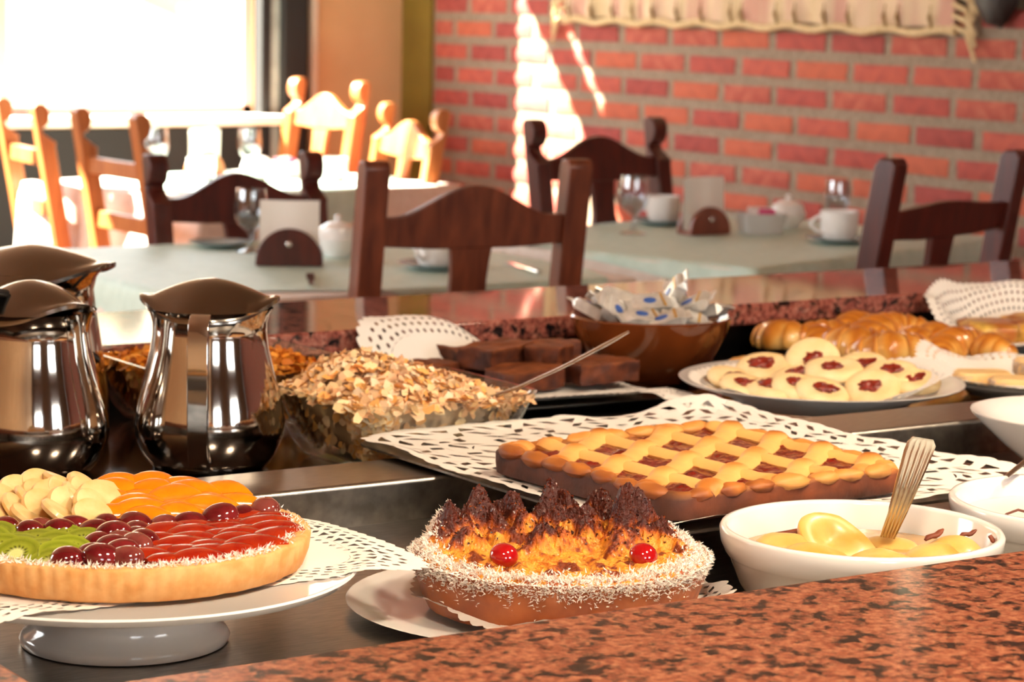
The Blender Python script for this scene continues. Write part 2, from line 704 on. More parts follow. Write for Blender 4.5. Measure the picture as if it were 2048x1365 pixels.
# dark painted post right of the window, with the pale draught strip let into it, and the white conduit
w = empty('trim_2', (3.945, YB - 0.03, 0))
w['kind'] = 'structure'
MB().box((-0.06, 0, ZC / 2), (0.035, 0.06, ZC)).build('post_edge', 'dark_paint', w, bevel=0.004)
MB().box((-0.025, 0.004, ZC / 2), (0.035, 0.05, ZC)).build('draught_strip', mat('strip_grey', '#a9b0ac', 0.5, col2='#7d8380', scale=9), w)
MB().box((0.04, -0.01, ZC / 2), (0.095, 0.08, ZC)).build('post', 'dark_paint', w, bevel=0.006)
cd = MB().tube([(4.085, YB - 0.016, 0), (4.085, YB - 0.016, ZC)], 0.015, 10).build('trim_3', 'white_trim')
cd['kind'] = 'structure'
struct('trim_4', MB().box((XR + 0.02, (7.21 + YB) / 2, ZC / 2), (0.06, YB - 7.21, ZC)), 'green_paint')

# ------------------------------------------------------------------ brick wall: every brick in view is a part
wr = struct('wall_right', MB().box((XR + 0.103, (YF + 7.21) / 2, ZC / 2), (0.2, 7.21 - YF, ZC)), 'mortar')
BR = []
for i, (a, b) in enumerate([('#b04f42', '#93403a'), ('#ba5a46', '#a04a40'), ('#a44a41', '#8a3a35'), ('#bd6044', '#a8563f'), ('#9c4238', '#b96650')]):
    BR.append(mat('brick_%d' % i, a, 0.85, col2=b, scale=26, bmp=0.5, bdist=0.004, lo=0.3, hi=0.7))


def brick_mesh(seed):
    rnd = random.Random(seed)
    mb = MB()
    L, H, D = 0.208, 0.0475, 0.012
    nx, nzz = 8, 3

    def fn(u, v):
        e = min(u, 1 - u, v * 0.35, (1 - v) * 0.35) * 6
        x = -0.0045 * sstep(0, 0.35, e) + 0.001 * nz((u * 9, v * 5, seed), 1)
        return (x, (u - 0.5) * L + 0.006 * nz((v * 4, u * 8, seed + 5), 1), (v - 0.5) * H + 0.0035 * nz((u * 7, v, seed + 9), 1))
    mb.grid(nx, 4, fn)
    ring = [i for i in range(nx)] + [j * nx + nx - 1 for j in range(1, 4)] + [3 * nx + i for i in range(nx - 2, -1, -1)] + [j * nx for j in (2, 1)]
    o = len(mb.v)
    for i in ring:
        p = mb.v[i]
        mb.v.append((D, p[1], p[2]))
    n = len(ring)
    for k in range(n):
        mb.f.append((ring[k], o + k, o + (k + 1) % n, ring[(k + 1) % n]))
    return mb.mesh('brick', 50)


BM = [brick_mesh(k) for k in range(6)]
CO, BL = 0.0768, 0.238
rest = MB()
row0 = 0.991 - 0.024
for k in range(-14, 23):
    zc = row0 + k * CO
    if zc < 0.02 or zc > ZC - 0.02:
        continue
    rr = random.Random(k + 50)
    off = 4.9485 + (0.0 if k % 2 == 0 else 0.104) + rr.uniform(-0.02, 0.02)
    spots = [(off + j * BL + rr.uniform(-0.004, 0.004), 1.0) for j in range(-32, 12)]
    spots = [q for q in spots if YF + 0.12 < q[0] <= 7.095]
    top_y = max(q[0] for q in spots) + 0.104 + 0.03
    if 7.195 - top_y > 0.04:                                   # cut brick closing the row at the corner
        spots.append(((top_y + 7.195) / 2, (7.195 - top_y) / 0.208))
    for yc, ln in spots:
        if 4.25 < yc and 0.55 < zc < 1.42:
            o = bpy.data.objects.new('brick', BM[rr.randrange(6)])
            if not o.data.materials:
                o.data.materials.append(BR[0])
            C.objects.link(o)
            o.parent = wr
            o.location = (XR, yc, zc)
            o.rotation_euler = (rr.uniform(-0.012, 0.012), 0, rr.uniform(-0.01, 0.01))
            o.scale = (1, ln * (-1 if rr.random() < 0.5 else 1), 1)
            o.material_slots[0].link = 'OBJECT'
            o.material_slots[0].material = rr.choice(BR)
        else:
            rest.box((XR + 0.003, yc, zc), (0.012, 0.208 * ln, 0.047))
rb = rest.build('brickwork', BR[0], wr, sharp=30)
rb['kind'] = 'stuff'

# ------------------------------------------------------------------ outside: pale hillside in full sun
M['hill'] = mat('hill_soil', '#7d7464', 0.95, col2='#4f4434', scale=0.45, detail=8, lo=0.42, hi=0.66)


def hill(u, v):
    x = -14 + 40 * u
    y = 8.2 + 46 * v
    z = -0.3 + 0.33 * max(0, y - 12) + 1.6 * nz((x, y, 0), 0.12) * min(1, max(0, (y - 9) / 6))
    return (x, y, z)


g = MB().grid(60, 60, hill).build('hillside', 'hill', sharp=None)
tag(g, kind='structure')
for i, (x, y, s) in enumerate([(7.6, 17.5, 0.35), (9.0, 20.0, 0.5), (11.5, 24.0, 0.7), (8.6, 23.5, 0.45), (14.5, 27.0, 0.8)]):
    z = hill((x + 14) / 40, (y - 8.2) / 46)[2]
    b = MB().ico((0, 0, 0), (s, s, s * 0.7), lambda d, p, i=i: p * (1 + 0.35 * fbm(d, 2.2, 3, i * 3.1)), 20, 14)
    o = b.build('hill_bush', mat('bush_%d' % i, '#756e58', 0.9, col2='#675f49', scale=5), loc=(x, y, z + s * 0.3))
    tag(o, ['low olive bush at the foot of the hill outside the window', 'pale rounded bush halfway up the sunlit hill', 'large faded bush high on the hill outside',
            'grey-green bush left on the hill behind the window', 'widest bush near the top right of the hill'][i], 'bush', 'bushes on the hill')

# ------------------------------------------------------------------ woven wall hanging on the bricks
M['weave'] = None
m, nd, lk, bs = base_mat('woven_cloth')
v = coords(nd, lk, (1, 1, 1))
nn = nd.new('ShaderNodeTexNoise')
nn.noise_dimensions = '3D'
mp2 = nd.new('ShaderNodeMapping')
mp2.inputs['Scale'].default_value = (0.2, 5.0, 0.5)
lk.new(v, mp2.inputs['Vector'])
lk.new(mp2.outputs['Vector'], nn.inputs['Vector'])
nn.inputs['Scale'].default_value = 1.6
nn.inputs['Detail'].default_value = 2
rp = nd.new('ShaderNodeValToRGB')
rp.color_ramp.elements[0].position, rp.color_ramp.elements[0].color = 0.40, lin('#cdb48c')
rp.color_ramp.elements[1].position, rp.color_ramp.elements[1].color = 0.58, lin('#c99a86')
k3 = rp.color_ramp.elements.new(0.5)
k3.color = lin('#d8bd9d')
lk.new(nn.outputs['Fac'], rp.inputs['Fac'])
lk.new(rp.outputs['Color'], bs.inputs['Base Color'])
bs.inputs['Roughness'].default_value = 0.95
wv = nd.new('ShaderNodeTexWave')
wv.bands_direction = 'Y'
wv.inputs['Scale'].default_value = 60
lk.new(v, wv.inputs['Vector'])
bump(nd, lk, bs, wv.outputs['Fac'], 0.4, 0.003)
M['weave'] = m
M['cord'] = mat('cord', '#d9c196', 0.9, col2='#c2a679', scale=90)
M['stitch'] = mat('stitch', '#8a6a3c', 0.9)
hg = empty('wall_hanging', (XR - 0.012, 5.53, 1.232))
tag(hg, 'cream and pink woven textile with corded hem hung on the brick wall', 'wall hanging')


def cloth_fn(u, v):
    y = -0.86 + 1.72 * u
    return (-0.012 - 0.010 * math.sin(u * 70) * (1 - v) * 0.6, y, 0.012 + 0.72 * v + 0.006 * math.sin(u * 23))


cl = MB().grid(160, 8, cloth_fn)
cl.grid(160, 8, lambda u, v: (cloth_fn(u, v)[0] + 0.014, cloth_fn(u, v)[1], cloth_fn(u, v)[2]))
hgc = cl.build('cloth', 'weave', hg)
MB().tube([(-0.014, -0.87 + 1.74 * i / 60, 0.005 + 0.006 * math.sin(i * 0.9)) for i in range(61)], 0.011, 8).build('hem_cord', 'cord', hgc)
for s_ in (-1, 1):
    fr = MB()
    for i in range(26):
        z = 0.02 + 0.72 * i / 26
        fr.tube([(-0.01, s_ * 0.855, z), (-0.014, s_ * (0.90 + 0.02 * random.random()), z - 0.015), (-0.012, s_ * (0.93 + 0.02 * random.random()), z - 0.06 - 0.03 * random.random())], [0.007, 0.008, 0.005], 6)
    fr.build('fringe', 'cord', hg)
for i in range(16):
    y = -0.8 + 1.6 * i / 15 + random.uniform(-0.03, 0.03)
    MB().tube([(-0.026, y, 0.07), (-0.027, y + 0.003, 0.04), (-0.022, y - 0.002, 0.012)], [0.003, 0.006, 0.004], 6).build('stitch', 'stitch', hgc)
MB().tube([(-0.012, -0.98, 0.745), (-0.012, 0.98, 0.745)], 0.016, 10).build('rod', 'wood_dark', hg)
dk = empty('dark_bundle', (XR - 0.03, 4.515, 1.262))  # dark brown rounded lump on a thin strap, right of the fringe
tag(dk, 'dark brown bundle hanging beside the woven textile', 'pouch')
MB().ico((0, 0, 0.10), (0.035, 0.075, 0.11), lambda d, p: p * (1 + 0.12 * fbm(d, 3, 3, 4.0)), 20, 14).build('bundle_body', mat('leather', '#1f100b', 0.5), dk)
MB().tube([(0, 0, 0.20), (0.01, 0.01, 0.30), (0.02, 0, 0.42)], 0.006, 8).build('strap', mat('strap_brown', '#2a150e', 0.6), dk)

# ------------------------------------------------------------------ buffet counter
GZ, FZ, DZ = 0.88, 0.81, 0.85
ct = empty('buffet_counter', (1.6, 2.1, 0))
tag(ct, 'long buffet counter of polished red granite with sunken steel wells', 'buffet counter')
O = Vector((1.6, 2.1, 0))


def cbox(name, x0, x1, y0, y1, z0, z1, m, bev=0.002):
    return MB().box(((x0 + x1) / 2 - O.x, (y0 + y1) / 2 - O.y, (z0 + z1) / 2), (x1 - x0, y1 - y0, z1 - z0)).build(name, m, ct, bevel=bev)


cbox('front_ledge', 0.20, 4.2, 1.04, 1.365, GZ - 0.03, GZ, 'granite', 0.003)
cbox('side_ledge', 0.20, 0.577, 1.365, 2.711, GZ - 0.03, GZ, 'granite', 0.003)
cbox('back_ledge', 0.20, 4.2, 2.711, 3.003, GZ - 0.03, GZ, 'granite_back', 0.003)
cbox('front_well_floor', 0.56, 4.2, 1.33, 1.975, FZ - 0.01, FZ, 'steel', 0)
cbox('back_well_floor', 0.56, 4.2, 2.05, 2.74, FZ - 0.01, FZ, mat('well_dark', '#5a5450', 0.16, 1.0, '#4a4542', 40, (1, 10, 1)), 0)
cbox('divider', 0.56, 4.2, 1.968, 2.067, FZ - 0.02, DZ, 'steel', 0.004)
cbox('well_wall', 0.56, 4.2, 1.335, 1.345, FZ - 0.01, GZ - 0.03, 'steel', 0)
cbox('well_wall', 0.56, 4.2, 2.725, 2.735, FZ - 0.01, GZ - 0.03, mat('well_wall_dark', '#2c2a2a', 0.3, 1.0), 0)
cbox('well_wall', 0.562, 0.57, 1.345, 2.725, FZ - 0.01, GZ - 0.03, 'steel', 0)
M['counter_front'] = mat('counter_front', '#5b3a26', 0.5, col2='#4a2e1e', scale=12)
cbox('front_panel', 0.24, 4.2, 1.08, 1.11, 0, GZ - 0.03, 'counter_front', 0)
cbox('back_panel', 0.24, 4.2, 2.95, 2.98, 0, GZ - 0.03, 'counter_front', 0)
cbox('end_panel', 0.24, 0.27, 1.11, 2.95, 0, GZ - 0.03, 'counter_front', 0)


# ------------------------------------------------------------------ pendant lamps over the buffet (above the frame)
def pendant(x, y, z, power, label):
    p = empty('pendant_lamp', (x, y, z))
    tag(p, label, 'lamp', 'pendant lamps over the buffet')
    MB().lathe([(0.0, 0.16), (0.05, 0.155), (0.10, 0.11), (0.17, 0.0), (0.165, 0.0), (0.095, 0.105), (0.045, 0.148), (0.0, 0.152)], 32).build('lamp_shade', mat('shade', '#e8dcc6', 0.5), p)
    MB().tube([(0, 0, 0.155), (0, 0, ZC - z)], 0.006, 8).build('cord', 'black_plastic', p)
    MB().ico((0, 0, 0.06), (0.035, 0.035, 0.045)).build('bulb', emit_mat('bulb', '#ffd9a6', 12), p)
    l = bpy.data.lights.new('lamp_light', 'AREA')
    l.shape = 'DISK'
    l.size = 0.28
    l.energy = power
    l.color = (1.0, 0.82, 0.60)
    o = bpy.data.objects.new('lamp_light', l)
    o.location = (0, 0, 0.008)
    o.parent = p
    C.objects.link(o)


pendant(0.45, 0.55, 2.15, 26, 'cream pendant lamp nearest the photographer')
pendant(1.45, 0.75, 2.15, 26, 'cream pendant lamp above the middle of the front ledge')
pendant(2.45, 1.25, 2.15, 20, 'cream pendant lamp above the far right of the buffet')

# ------------------------------------------------------------------ chairs
def chair(H, W, arched=True, notch=True, straight=False, wood='wood_chair', label='', loc=(0, 0), rz=0.0, group='wooden dining chairs'):
    """origin at the floor under the middle of the back; +y is the seat side"""
    t = empty('dining_chair', (loc[0], loc[1], 0), rz)
    tag(t, label, 'chair', group)
    SH = 0.45

    def yc(z):
        return -max(0.0, z - SH) * 0.16

    hd = 0.022
    pw = 0.046
    front = [(yc(z) + hd, z) for z in (0.0, SH, (SH + H - 0.13) / 2, H - 0.118)]
    if not notch:
        front += [(yc(H) + hd, H - 0.014), (yc(H) + 0.012, H)]
    else:
      front += [(yc(H - 0.108) + hd + 0.004, H - 0.108), (yc(H) + 0.006, H - 0.082), (yc(H) + 0.001, H - 0.070)]
    for a in (range(-60, 100, 20) if notch else ()):
        front.append((yc(H) + 0.002 + 0.023 * math.cos(R(a)), H - 0.034 + 0.034 * math.sin(R(a))))
    back = [(yc(H) - 0.014, H), (yc(H) - hd, H - 0.012), (yc((SH + H) / 2) - hd, (SH + H) / 2), (-hd, SH), (-hd, 0)]
    prof = front + back
    for sx in (-1, 1):
        MB().prism(prof, lambda a, b, q: (q, a, b), sx * W / 2 - pw / 2, sx * W / 2 + pw / 2).build('back_post', wood, t, bevel=0.003, sharp=40)
        MB().box((sx * (W / 2 + 0.01), 0.40, SH / 2 - 0.01), (0.042, 0.042, SH - 0.02)).build('leg', wood, t, bevel=0.003)
    MB().box((0, 0.21, SH), (W + 0.07, 0.46, 0.03)).build('seat', wood, t, bevel=0.006)
    iw = W / 2 - pw / 2 + 0.003

    def slant(a, b, q):
        return (a, yc(b) + q, b)
    if arched:
        N = 28
        poly = []
        for i in range(N + 1):
            x = -iw + 2 * iw * i / N
            s_ = abs(x) / iw
            poly.append((x, H - 0.098 + (0.010 if straight else 0.054) * (0.5 + 0.5 * math.cos(PI * min(1, s_ / 0.88))) ** 0.9))
        poly += [(iw, H - 0.150), (iw * 0.45, H - 0.156), (-iw * 0.45, H - 0.156), (-iw, H - 0.150)]
        MB().prism(poly, slant, -0.011, 0.011).build('top_rail', wood, t, bevel=0.003, sharp=40)
        sp = []
        zt, zb = H - 0.150, 0.56
        for i in range(11):
            k = i / 10
            sp.append((0.040 - 0.006 * math.sin(PI * min(1, k * 2.2)) + 0.016 * sstep(0.3, 0.7, k), zt + (zb - zt) * k))
        sp = sp + [(-x, z) for x, z in reversed(sp)]
        MB().prism(sp, slant, -0.008, 0.008).build('splat', wood, t, bevel=0.002, sharp=40)
        MB().box((0, yc(0.55), 0.545), (2 * iw, 0.022, 0.045)).build('lower_rail', wood, t, bevel=0.003)
    else:
        for zr, h in ((H - 0.155, 0.045), (H - 0.30, 0.045), (0.56, 0.04)):
            MB().box((0, yc(zr), zr), (2 * iw, 0.022, h)).build('rail', wood, t, bevel=0.003)
    MB().box((0, 0.40, 0.25), (W, 0.02, 0.03)).build('stretcher', wood, t)
    for sx in (-1, 1):
        MB().box((sx * (W / 2 + 0.005), 0.2, 0.2), (0.02, 0.38, 0.03)).build('stretcher', wood, t)
    return t


def chair_by_tops(H, A, B, face, **k):
    """A, B: xy of the back-post tops; face: unit xy the sitter looks towards (gets squared to AB)"""
    A, B = Vector(A), Vector(B)
    mid, d = (A + B) / 2, (B - A)
    W = d.length
    n = Vector((-d.y, d.x)).normalized()
    if n.dot(Vector(face)) < 0:
        n = -n
    rz = math.atan2(-n.x, n.y)
    off = 0.16 * (H - 0.45)
    o = mid + n * off
    return chair(H, W, loc=(o.x, o.y), rz=rz, **k)


chair_by_tops(1.02, (2.15, 3.67), (2.53, 3.61), (0, 1), notch=False, label='dark wooden chair with an arched top rail, its back to the buffet, nearest table')
chair_by_tops(1.03, (3.02, 3.33), (3.45, 3.455), (0, 1), arched=True, notch=False, straight=True, wood='wood_dark', label='dark reddish wooden chair at the right edge, its back to the buffet')
chair_by_tops(0.94, (2.40, 5.06), (2.79, 5.05), (0, -1), wood='wood_dark', label='dark chair facing the buffet behind the goblet and napkin holder')
chair_by_tops(1.005, (3.445, 5.10), (3.845, 5.14), (0, -1), wood='wood_dark', label='dark arched chair in front of the sunlit patch of brick wall')
chair_by_tops(0.985, (2.769, 6.862), (2.725, 6.489), (1, 0), arched=False, wood='wood_light', label='orange-brown ladder-back chair at the far left edge by the window', group='chairs round the window table')
chair_by_tops(0.985, (2.743, 6.252), (2.751, 5.896), (1, 0), arched=False, wood='wood_light', label='orange-brown ladder-back chair second from the left edge', group='chairs round the window table')
chair_by_tops(1.03, (3.915, 7.18), (3.956, 6.84), (-1, 0), wood='wood_light', label='sunlit wooden chair with rounded post heads by the beige wall', group='chairs round the window table')
chair_by_tops(0.97, (3.97, 6.70), (3.90, 6.27), (-1, 0), wood='wood_light', label='wooden chair in half shade by the brick wall corner', group='chairs round the window table')


# ------------------------------------------------------------------ tables and cloths
def drape(hx, hy, cx, cy, rot, sx, sy, drop, n=56, lift=0.0, seed=0.0, thick=0.0016):
    """a cloth of half size sx, sy laid over a table of half size hx, hy, turned by rot"""
    ca, sa = math.cos(rot), math.sin(rot)

    def fn(u, v):
        a, b = (u * 2 - 1) * sx, (v * 2 - 1) * sy
        x, y = cx + a * ca - b * sa, cy + a * sa + b * ca
        ex, ey = max(0, abs(x) - hx), max(0, abs(y) - hy)
        e = math.hypot(ex, ey)
        px, py = max(-hx, min(hx, x)), max(-hy, min(hy, y))
        if e <= 0:
            return Vector((x, y, lift + 0.0012 * nz((x, y, seed), 9)))
        e = min(e, drop)
        w = 0.006 + lift + 0.010 * (e / 0.25) * (1 + math.sin((x + y) * 26 + seed))
        r = 0.012
        f = min(1.0, e / r)
        dx = (ex / max(1e-6, math.hypot(ex, ey))) * (0.006 * f + w * min(1, e / 0.05))
        dy = (ey / max(1e-6, math.hypot(ex, ey))) * (0.006 * f + w * min(1, e / 0.05))
        return Vector((px + math.copysign(dx, x), py + math.copysign(dy, y), lift - max(0, e - 0.006)))
    mb = MB()
    mb.grid(n, n, fn)
    return mb


def table(cx, cy, hx, hy, rz, label):
    t = empty('dining_table', (cx, cy, 0), rz)
    tag(t, label, 'table', 'dining tables')
    MB().box((0, 0, 0.7275), (2 * hx, 2 * hy, 0.035)).build('table_top', 'wood_dark', t, bevel=0.003)
    for sx in (-1, 1):
        for sy in (-1, 1):
            MB().box((sx * (hx - 0.06), sy * (hy - 0.06), 0.355), (0.06, 0.06, 0.71)).build('leg', 'wood_dark', t)
    return t


def cloth(name, m, t, label, cx, cy, rot, sx, sy, drop, lift, hx, hy, seed, n=64):
    o = drape(hx, hy, cx, cy, rot, sx, sy, drop, lift=lift, seed=seed, n=n).build(name, m, loc=(t.location.x, t.location.y, 0.7475), rot=(0, 0, t.rotation_euler.z), sharp=60)
    tag(o, label, 'tablecloth')
    return o


t1 = table(2.465, 4.46, 0.485, 0.46, 0.0, 'square table under a pale green overlay behind the nearest chair')
cloth('tablecloth', 'cloth_white', t1, 'white undercloth on the table behind the steel pitchers', 0, 0, 0, 0.485 + 0.26, 0.46 + 0.26, 0.26, 0.002, 0.485, 0.46, 0.0)
cloth('table_overlay', 'cloth_green', t1, 'pale green overlay on the table with the dark half-round napkin holder', 0.03, 0.02, R(-20), 0.53, 0.50, 0.16, 0.005, 0.485, 0.46, 1.7)
t2 = table(3.665, 4.57, 0.53, 0.42, R(16.5), 'table against the brick wall set with cups and a napkin holder')
cloth('tablecloth', 'cloth_white', t2, 'white undercloth on the table beside the brick wall', 0, 0, 0, 0.53 + 0.26, 0.42 + 0.26, 0.26, 0.002, 0.53, 0.42, 2.0)
cloth('table_overlay', 'cloth_green', t2, 'pale green overlay hanging over the table beside the brick wall', 0.05, 0.0, R(-6), 0.60, 0.50, 0.14, 0.005, 0.53, 0.42, 3.0)
t3 = table(3.37, 6.50, 0.50, 0.39, R(14), 'sunlit white-covered table beside the window')
cloth('tablecloth', 'cloth_white', t3, 'dazzling sunlit white cloth on the window table', 0, 0, 0, 0.50 + 0.28, 0.39 + 0.28, 0.28, 0.002, 0.50, 0.39, 4.0)
cloth('table_overlay', 'cloth_green', t3, 'green overlay bleached by sun on the window table', 0.02, 0.0, R(38), 0.40, 0.40, 0.12, 0.005, 0.50, 0.39, 5.0)
TZ = 0.754


# ------------------------------------------------------------------ tableware on the dining tables
def cup(loc, label, s=1.0, rz=0.0):
    t = empty('coffee_cup', loc, rz)
    tag(t, label, 'cup', 'white cups')
    pr = [(0.0, 0.004), (0.026, 0.0), (0.030, 0.002), (0.037, 0.012), (0.040, 0.03), (0.041, 0.062), (0.0385, 0.062), (0.037, 0.03), (0.033, 0.013), (0.0, 0.008)]
    MB().lathe([(a * s, b * s) for a, b in pr], 36).build('body', 'porcelain', t)
    MB().tube([((0.038 + 0.022 * math.sin(PI * k / 8)) * s, 0, (0.052 - 0.036 * k / 8) * s) for k in range(9)], 0.004 * s, 8, up=(0, 1, 0)).build('handle', 'porcelain', t)
    return t


def saucer(loc, label, s=1.0):
    o = MB().lathe([(r * s, z * s) for r, z in ((0, 0.003), (0.035, 0.0), (0.04, 0.001), (0.075, 0.012), (0.0755, 0.014), (0.042, 0.006), (0.036, 0.004), (0, 0.005))], 40).build('saucer', 'saucer', loc=loc)
    tag(o, label, 'saucer', 'saucers')
    return o


def goblet(loc, label, s=1.0):
    pr = [(0.0, 0.001), (0.034, 0.0), (0.035, 0.002), (0.012, 0.008), (0.006, 0.016), (0.0055, 0.040), (0.010, 0.048), (0.030, 0.064), (0.038, 0.085), (0.039, 0.105), (0.0335, 0.145),
          (0.0318, 0.145), (0.0370, 0.105), (0.036, 0.086), (0.028, 0.066), (0.008, 0.052), (0.0, 0.051)]
    o = MB().lathe([(a * s, b * s) for a, b in pr], 40).build('goblet', 'goblet', loc=loc)
    tag(o, label, 'glass', 'glass goblets')
    return o


def napkin_holder(loc, rz, label, wood='wood_dark', s=1.0):
    t = empty('napkin_holder', loc, rz)
    tag(t, label, 'napkin holder')
    half = [(0.068 * s * math.cos(R(a)), 0.068 * s * math.sin(R(a)) + 0.008) for a in range(0, 181, 10)]
    half = [(0.068 * s, 0.0)] + half + [(-0.068 * s, 0.0)]
    for sy in (-1, 1):
        pn = MB().prism(half, lambda a, b, q: (a, q, b), sy * 0.024 - 0.006, sy * 0.024 + 0.006)
        pn = pn.build('side_panel', wood, t, bevel=0.002)
        MB().lathe([(0, 0), (0.006, 0.0), (0.006, 0.003), (0.003, 0.005), (0, 0.005)], 12).build('screw', 'silver', pn, loc=(0, sy * 0.030, 0.045 * s), rot=(R(90) if sy < 0 else R(-90), 0, 0))
    MB().box((0, 0, 0.004), (0.13 * s, 0.05, 0.008)).build('base', wood, t)
    return t


def napkins(loc, rz, label, w=0.12, h=0.12):
    t = empty('paper_napkins', loc, rz)
    tag(t, label, 'napkins')
    for i in range(7):
        y = -0.014 + 0.028 * i / 6
        lean = random.uniform(-0.006, 0.006)
        hh = h * random.uniform(0.95, 1.03)

        def fn(u, v, y=y, lean=lean, hh=hh):
            return ((u - 0.5) * w, y + lean * v + 0.002 * math.sin(u * 7 + i), v * hh)
        m = MB().grid(8, 6, fn)
        m.grid(8, 6, lambda u, v: tuple(Vector(fn(u, v)) + Vector((0, 0.0025, 0))))
        m.build('napkin', 'paper', t)
    return t


def sugar_bowl(loc, label, s=1.0):
    t = empty('sugar_bowl', loc)
    tag(t, label, 'sugar bowl')
    MB().lathe([(a * s, b * s) for a, b in ((0, 0.003), (0.025, 0.0), (0.028, 0.004), (0.042, 0.02), (0.047, 0.038), (0.040, 0.056), (0.037, 0.055), (0.043, 0.038), (0.038, 0.022), (0, 0.008))], 36).build('bowl', 'porcelain', t)
    MB().lathe([(a * s, b * s) for a, b in ((0.041, 0.056), (0.040, 0.060), (0.024, 0.070), (0.008, 0.073), (0.006, 0.078), (0.010, 0.084), (0.0, 0.089))], 32).build('lid', 'porcelain', t)
    return t


def packets(loc, rz, label):
    """little open dish holding sugar sachets"""
    t = empty('sachet_dish', loc, rz)
    tag(t, label, 'dish')
    o = rrect(0.055, 0.042, 0.012, 4)
    i_ = rrect(0.051, 0.038, 0.010, 4)
    b = rrect(0.046, 0.034, 0.010, 4)
    MB().loft([[(x, y, 0) for x, y in b], [(x, y, 0.048) for x, y in o], [(x, y, 0.048) for x, y in i_], [(x * 0.9, y * 0.9, 0.006) for x, y in b]]).build('dish', 'porcelain_grey', t)
    for k in range(6):
        c = ['#d94f83', '#ece7e2', '#e7dfd8', '#d85a8a', '#efe9e4', '#e3d9d0'][k]
        MB().box((0, 0, 0), (0.045, 0.003, 0.03)).build('sachet', mat('sachet_%d' % k, c, 0.7), t, loc=(random.uniform(-0.015, 0.015), -0.025 + 0.01 * k, 0.045), rot=(R(random.uniform(-20, 20)), R(random.uniform(-12, 12)), R(random.uniform(-15, 15))))
    return t


def knife(loc, rz, label):
    t = empty('table_knife', loc, rz)
    tag(t, label, 'knife', 'table knives')
    MB().box((0.055, 0, 0.003), (0.11, 0.016, 0.002)).build('blade', 'silver', t)
    MB().tube([(0, 0, 0.004), (-0.03, 0, 0.005), (-0.09, 0, 0.005)], [0.004, 0.006, 0.007], 8, flat=0.6).build('handle', 'silver', t)
    return t


# near table
goblet((2.452, 4.70, TZ), 'stemmed glass goblet behind the dark half-round napkin holder', 0.92)
napkin_holder((2.405, 4.44, TZ), R(-30), 'dark half-round wooden napkin holder on the near table')
napkins((2.405, 4.44, TZ + 0.009), R(-30), 'white paper napkins in the dark half-round holder')
sugar_bowl((2.58, 4.55, TZ), 'round white lidded sugar bowl beside the near napkin holder')
saucer((2.44, 4.82, TZ), 'dark saucer left of the goblet on the near table', 0.9)
saucer((2.64, 4.26, TZ), 'blue-grey saucer seen through the back of the nearest chair')
cup((2.64, 4.26, TZ + 0.006), 'white cup seen through the back of the nearest chair', 1.0, R(200))
knife((2.30, 4.16, TZ), R(62), 'table knife lying in front of the near napkin holder')
knife((2.80, 4.17, TZ), R(75), 'table knife lying to the right of the nearest chair back')
# table by the brick wall
goblet((3.475, 4.72, TZ), 'stemmed glass goblet at the left of the brick-wall table', 0.95)
saucer((3.69, 4.89, TZ), 'dark saucer under the cup behind the goblet')
cup((3.69, 4.89, TZ + 0.006), 'white cup between the goblet and the brown napkin holder', 1.05, R(100))
napkin_holder((3.635, 4.655, TZ), R(-2), 'lighter brown napkin holder on the table by the brick wall', wood_mat('wood_mid', '#6a3428', '#8a4c3a'), 0.85)
napkins((3.635, 4.655, TZ + 0.009), R(-2), 'tall white napkins in the lighter brown holder', 0.10, 0.125)
packets((3.78, 4.62, TZ), R(-20), 'square dish of pink and white sugar sachets')
sugar_bowl((3.93, 4.70, TZ), 'round beige-white sugar bowl against the brick wall', 0.95)
saucer((3.80, 4.36, TZ), 'blue-green saucer beside the right-hand chair post')
cup((3.80, 4.36, TZ + 0.006), 'white cup beside the right-hand chair post', 1.1, R(150))
goblet((4.00, 4.60, TZ), 'goblet standing behind the cup near the right-hand chair', 0.85)
# window table (bleached by sun)
cup((3.27, 6.58, TZ), 'sunlit white cup at the left of the window table', 1.05, R(30))
cup((3.62, 6.42, TZ), 'white cup in front of the sunlit chair on the window table', 1.1, R(100))
goblet((3.50, 6.72, TZ), 'sunlit goblet in the middle of the window table', 0.95)
goblet((3.20, 6.74, TZ), 'bleached goblet behind the left cup on the window table', 1.0)
napkin_holder((3.36, 6.74, TZ), R(20), 'orange-lit napkin holder on the window table', 'wood_light', 0.85)
napkins((3.36, 6.74, TZ + 0.009), R(20), 'overexposed white napkins on the window table', 0.10, 0.13)
sugar_bowl((3.42, 6.52, TZ), 'sunlit sugar bowl on the window table', 1.0)
packets((3.545, 6.58, TZ), R(30), 'dish of pink sachets on the window table')

# ------------------------------------------------------------------ steel vacuum pitchers
VA = R(-33.6)   # heading that turns a thing's -y side to the photographer


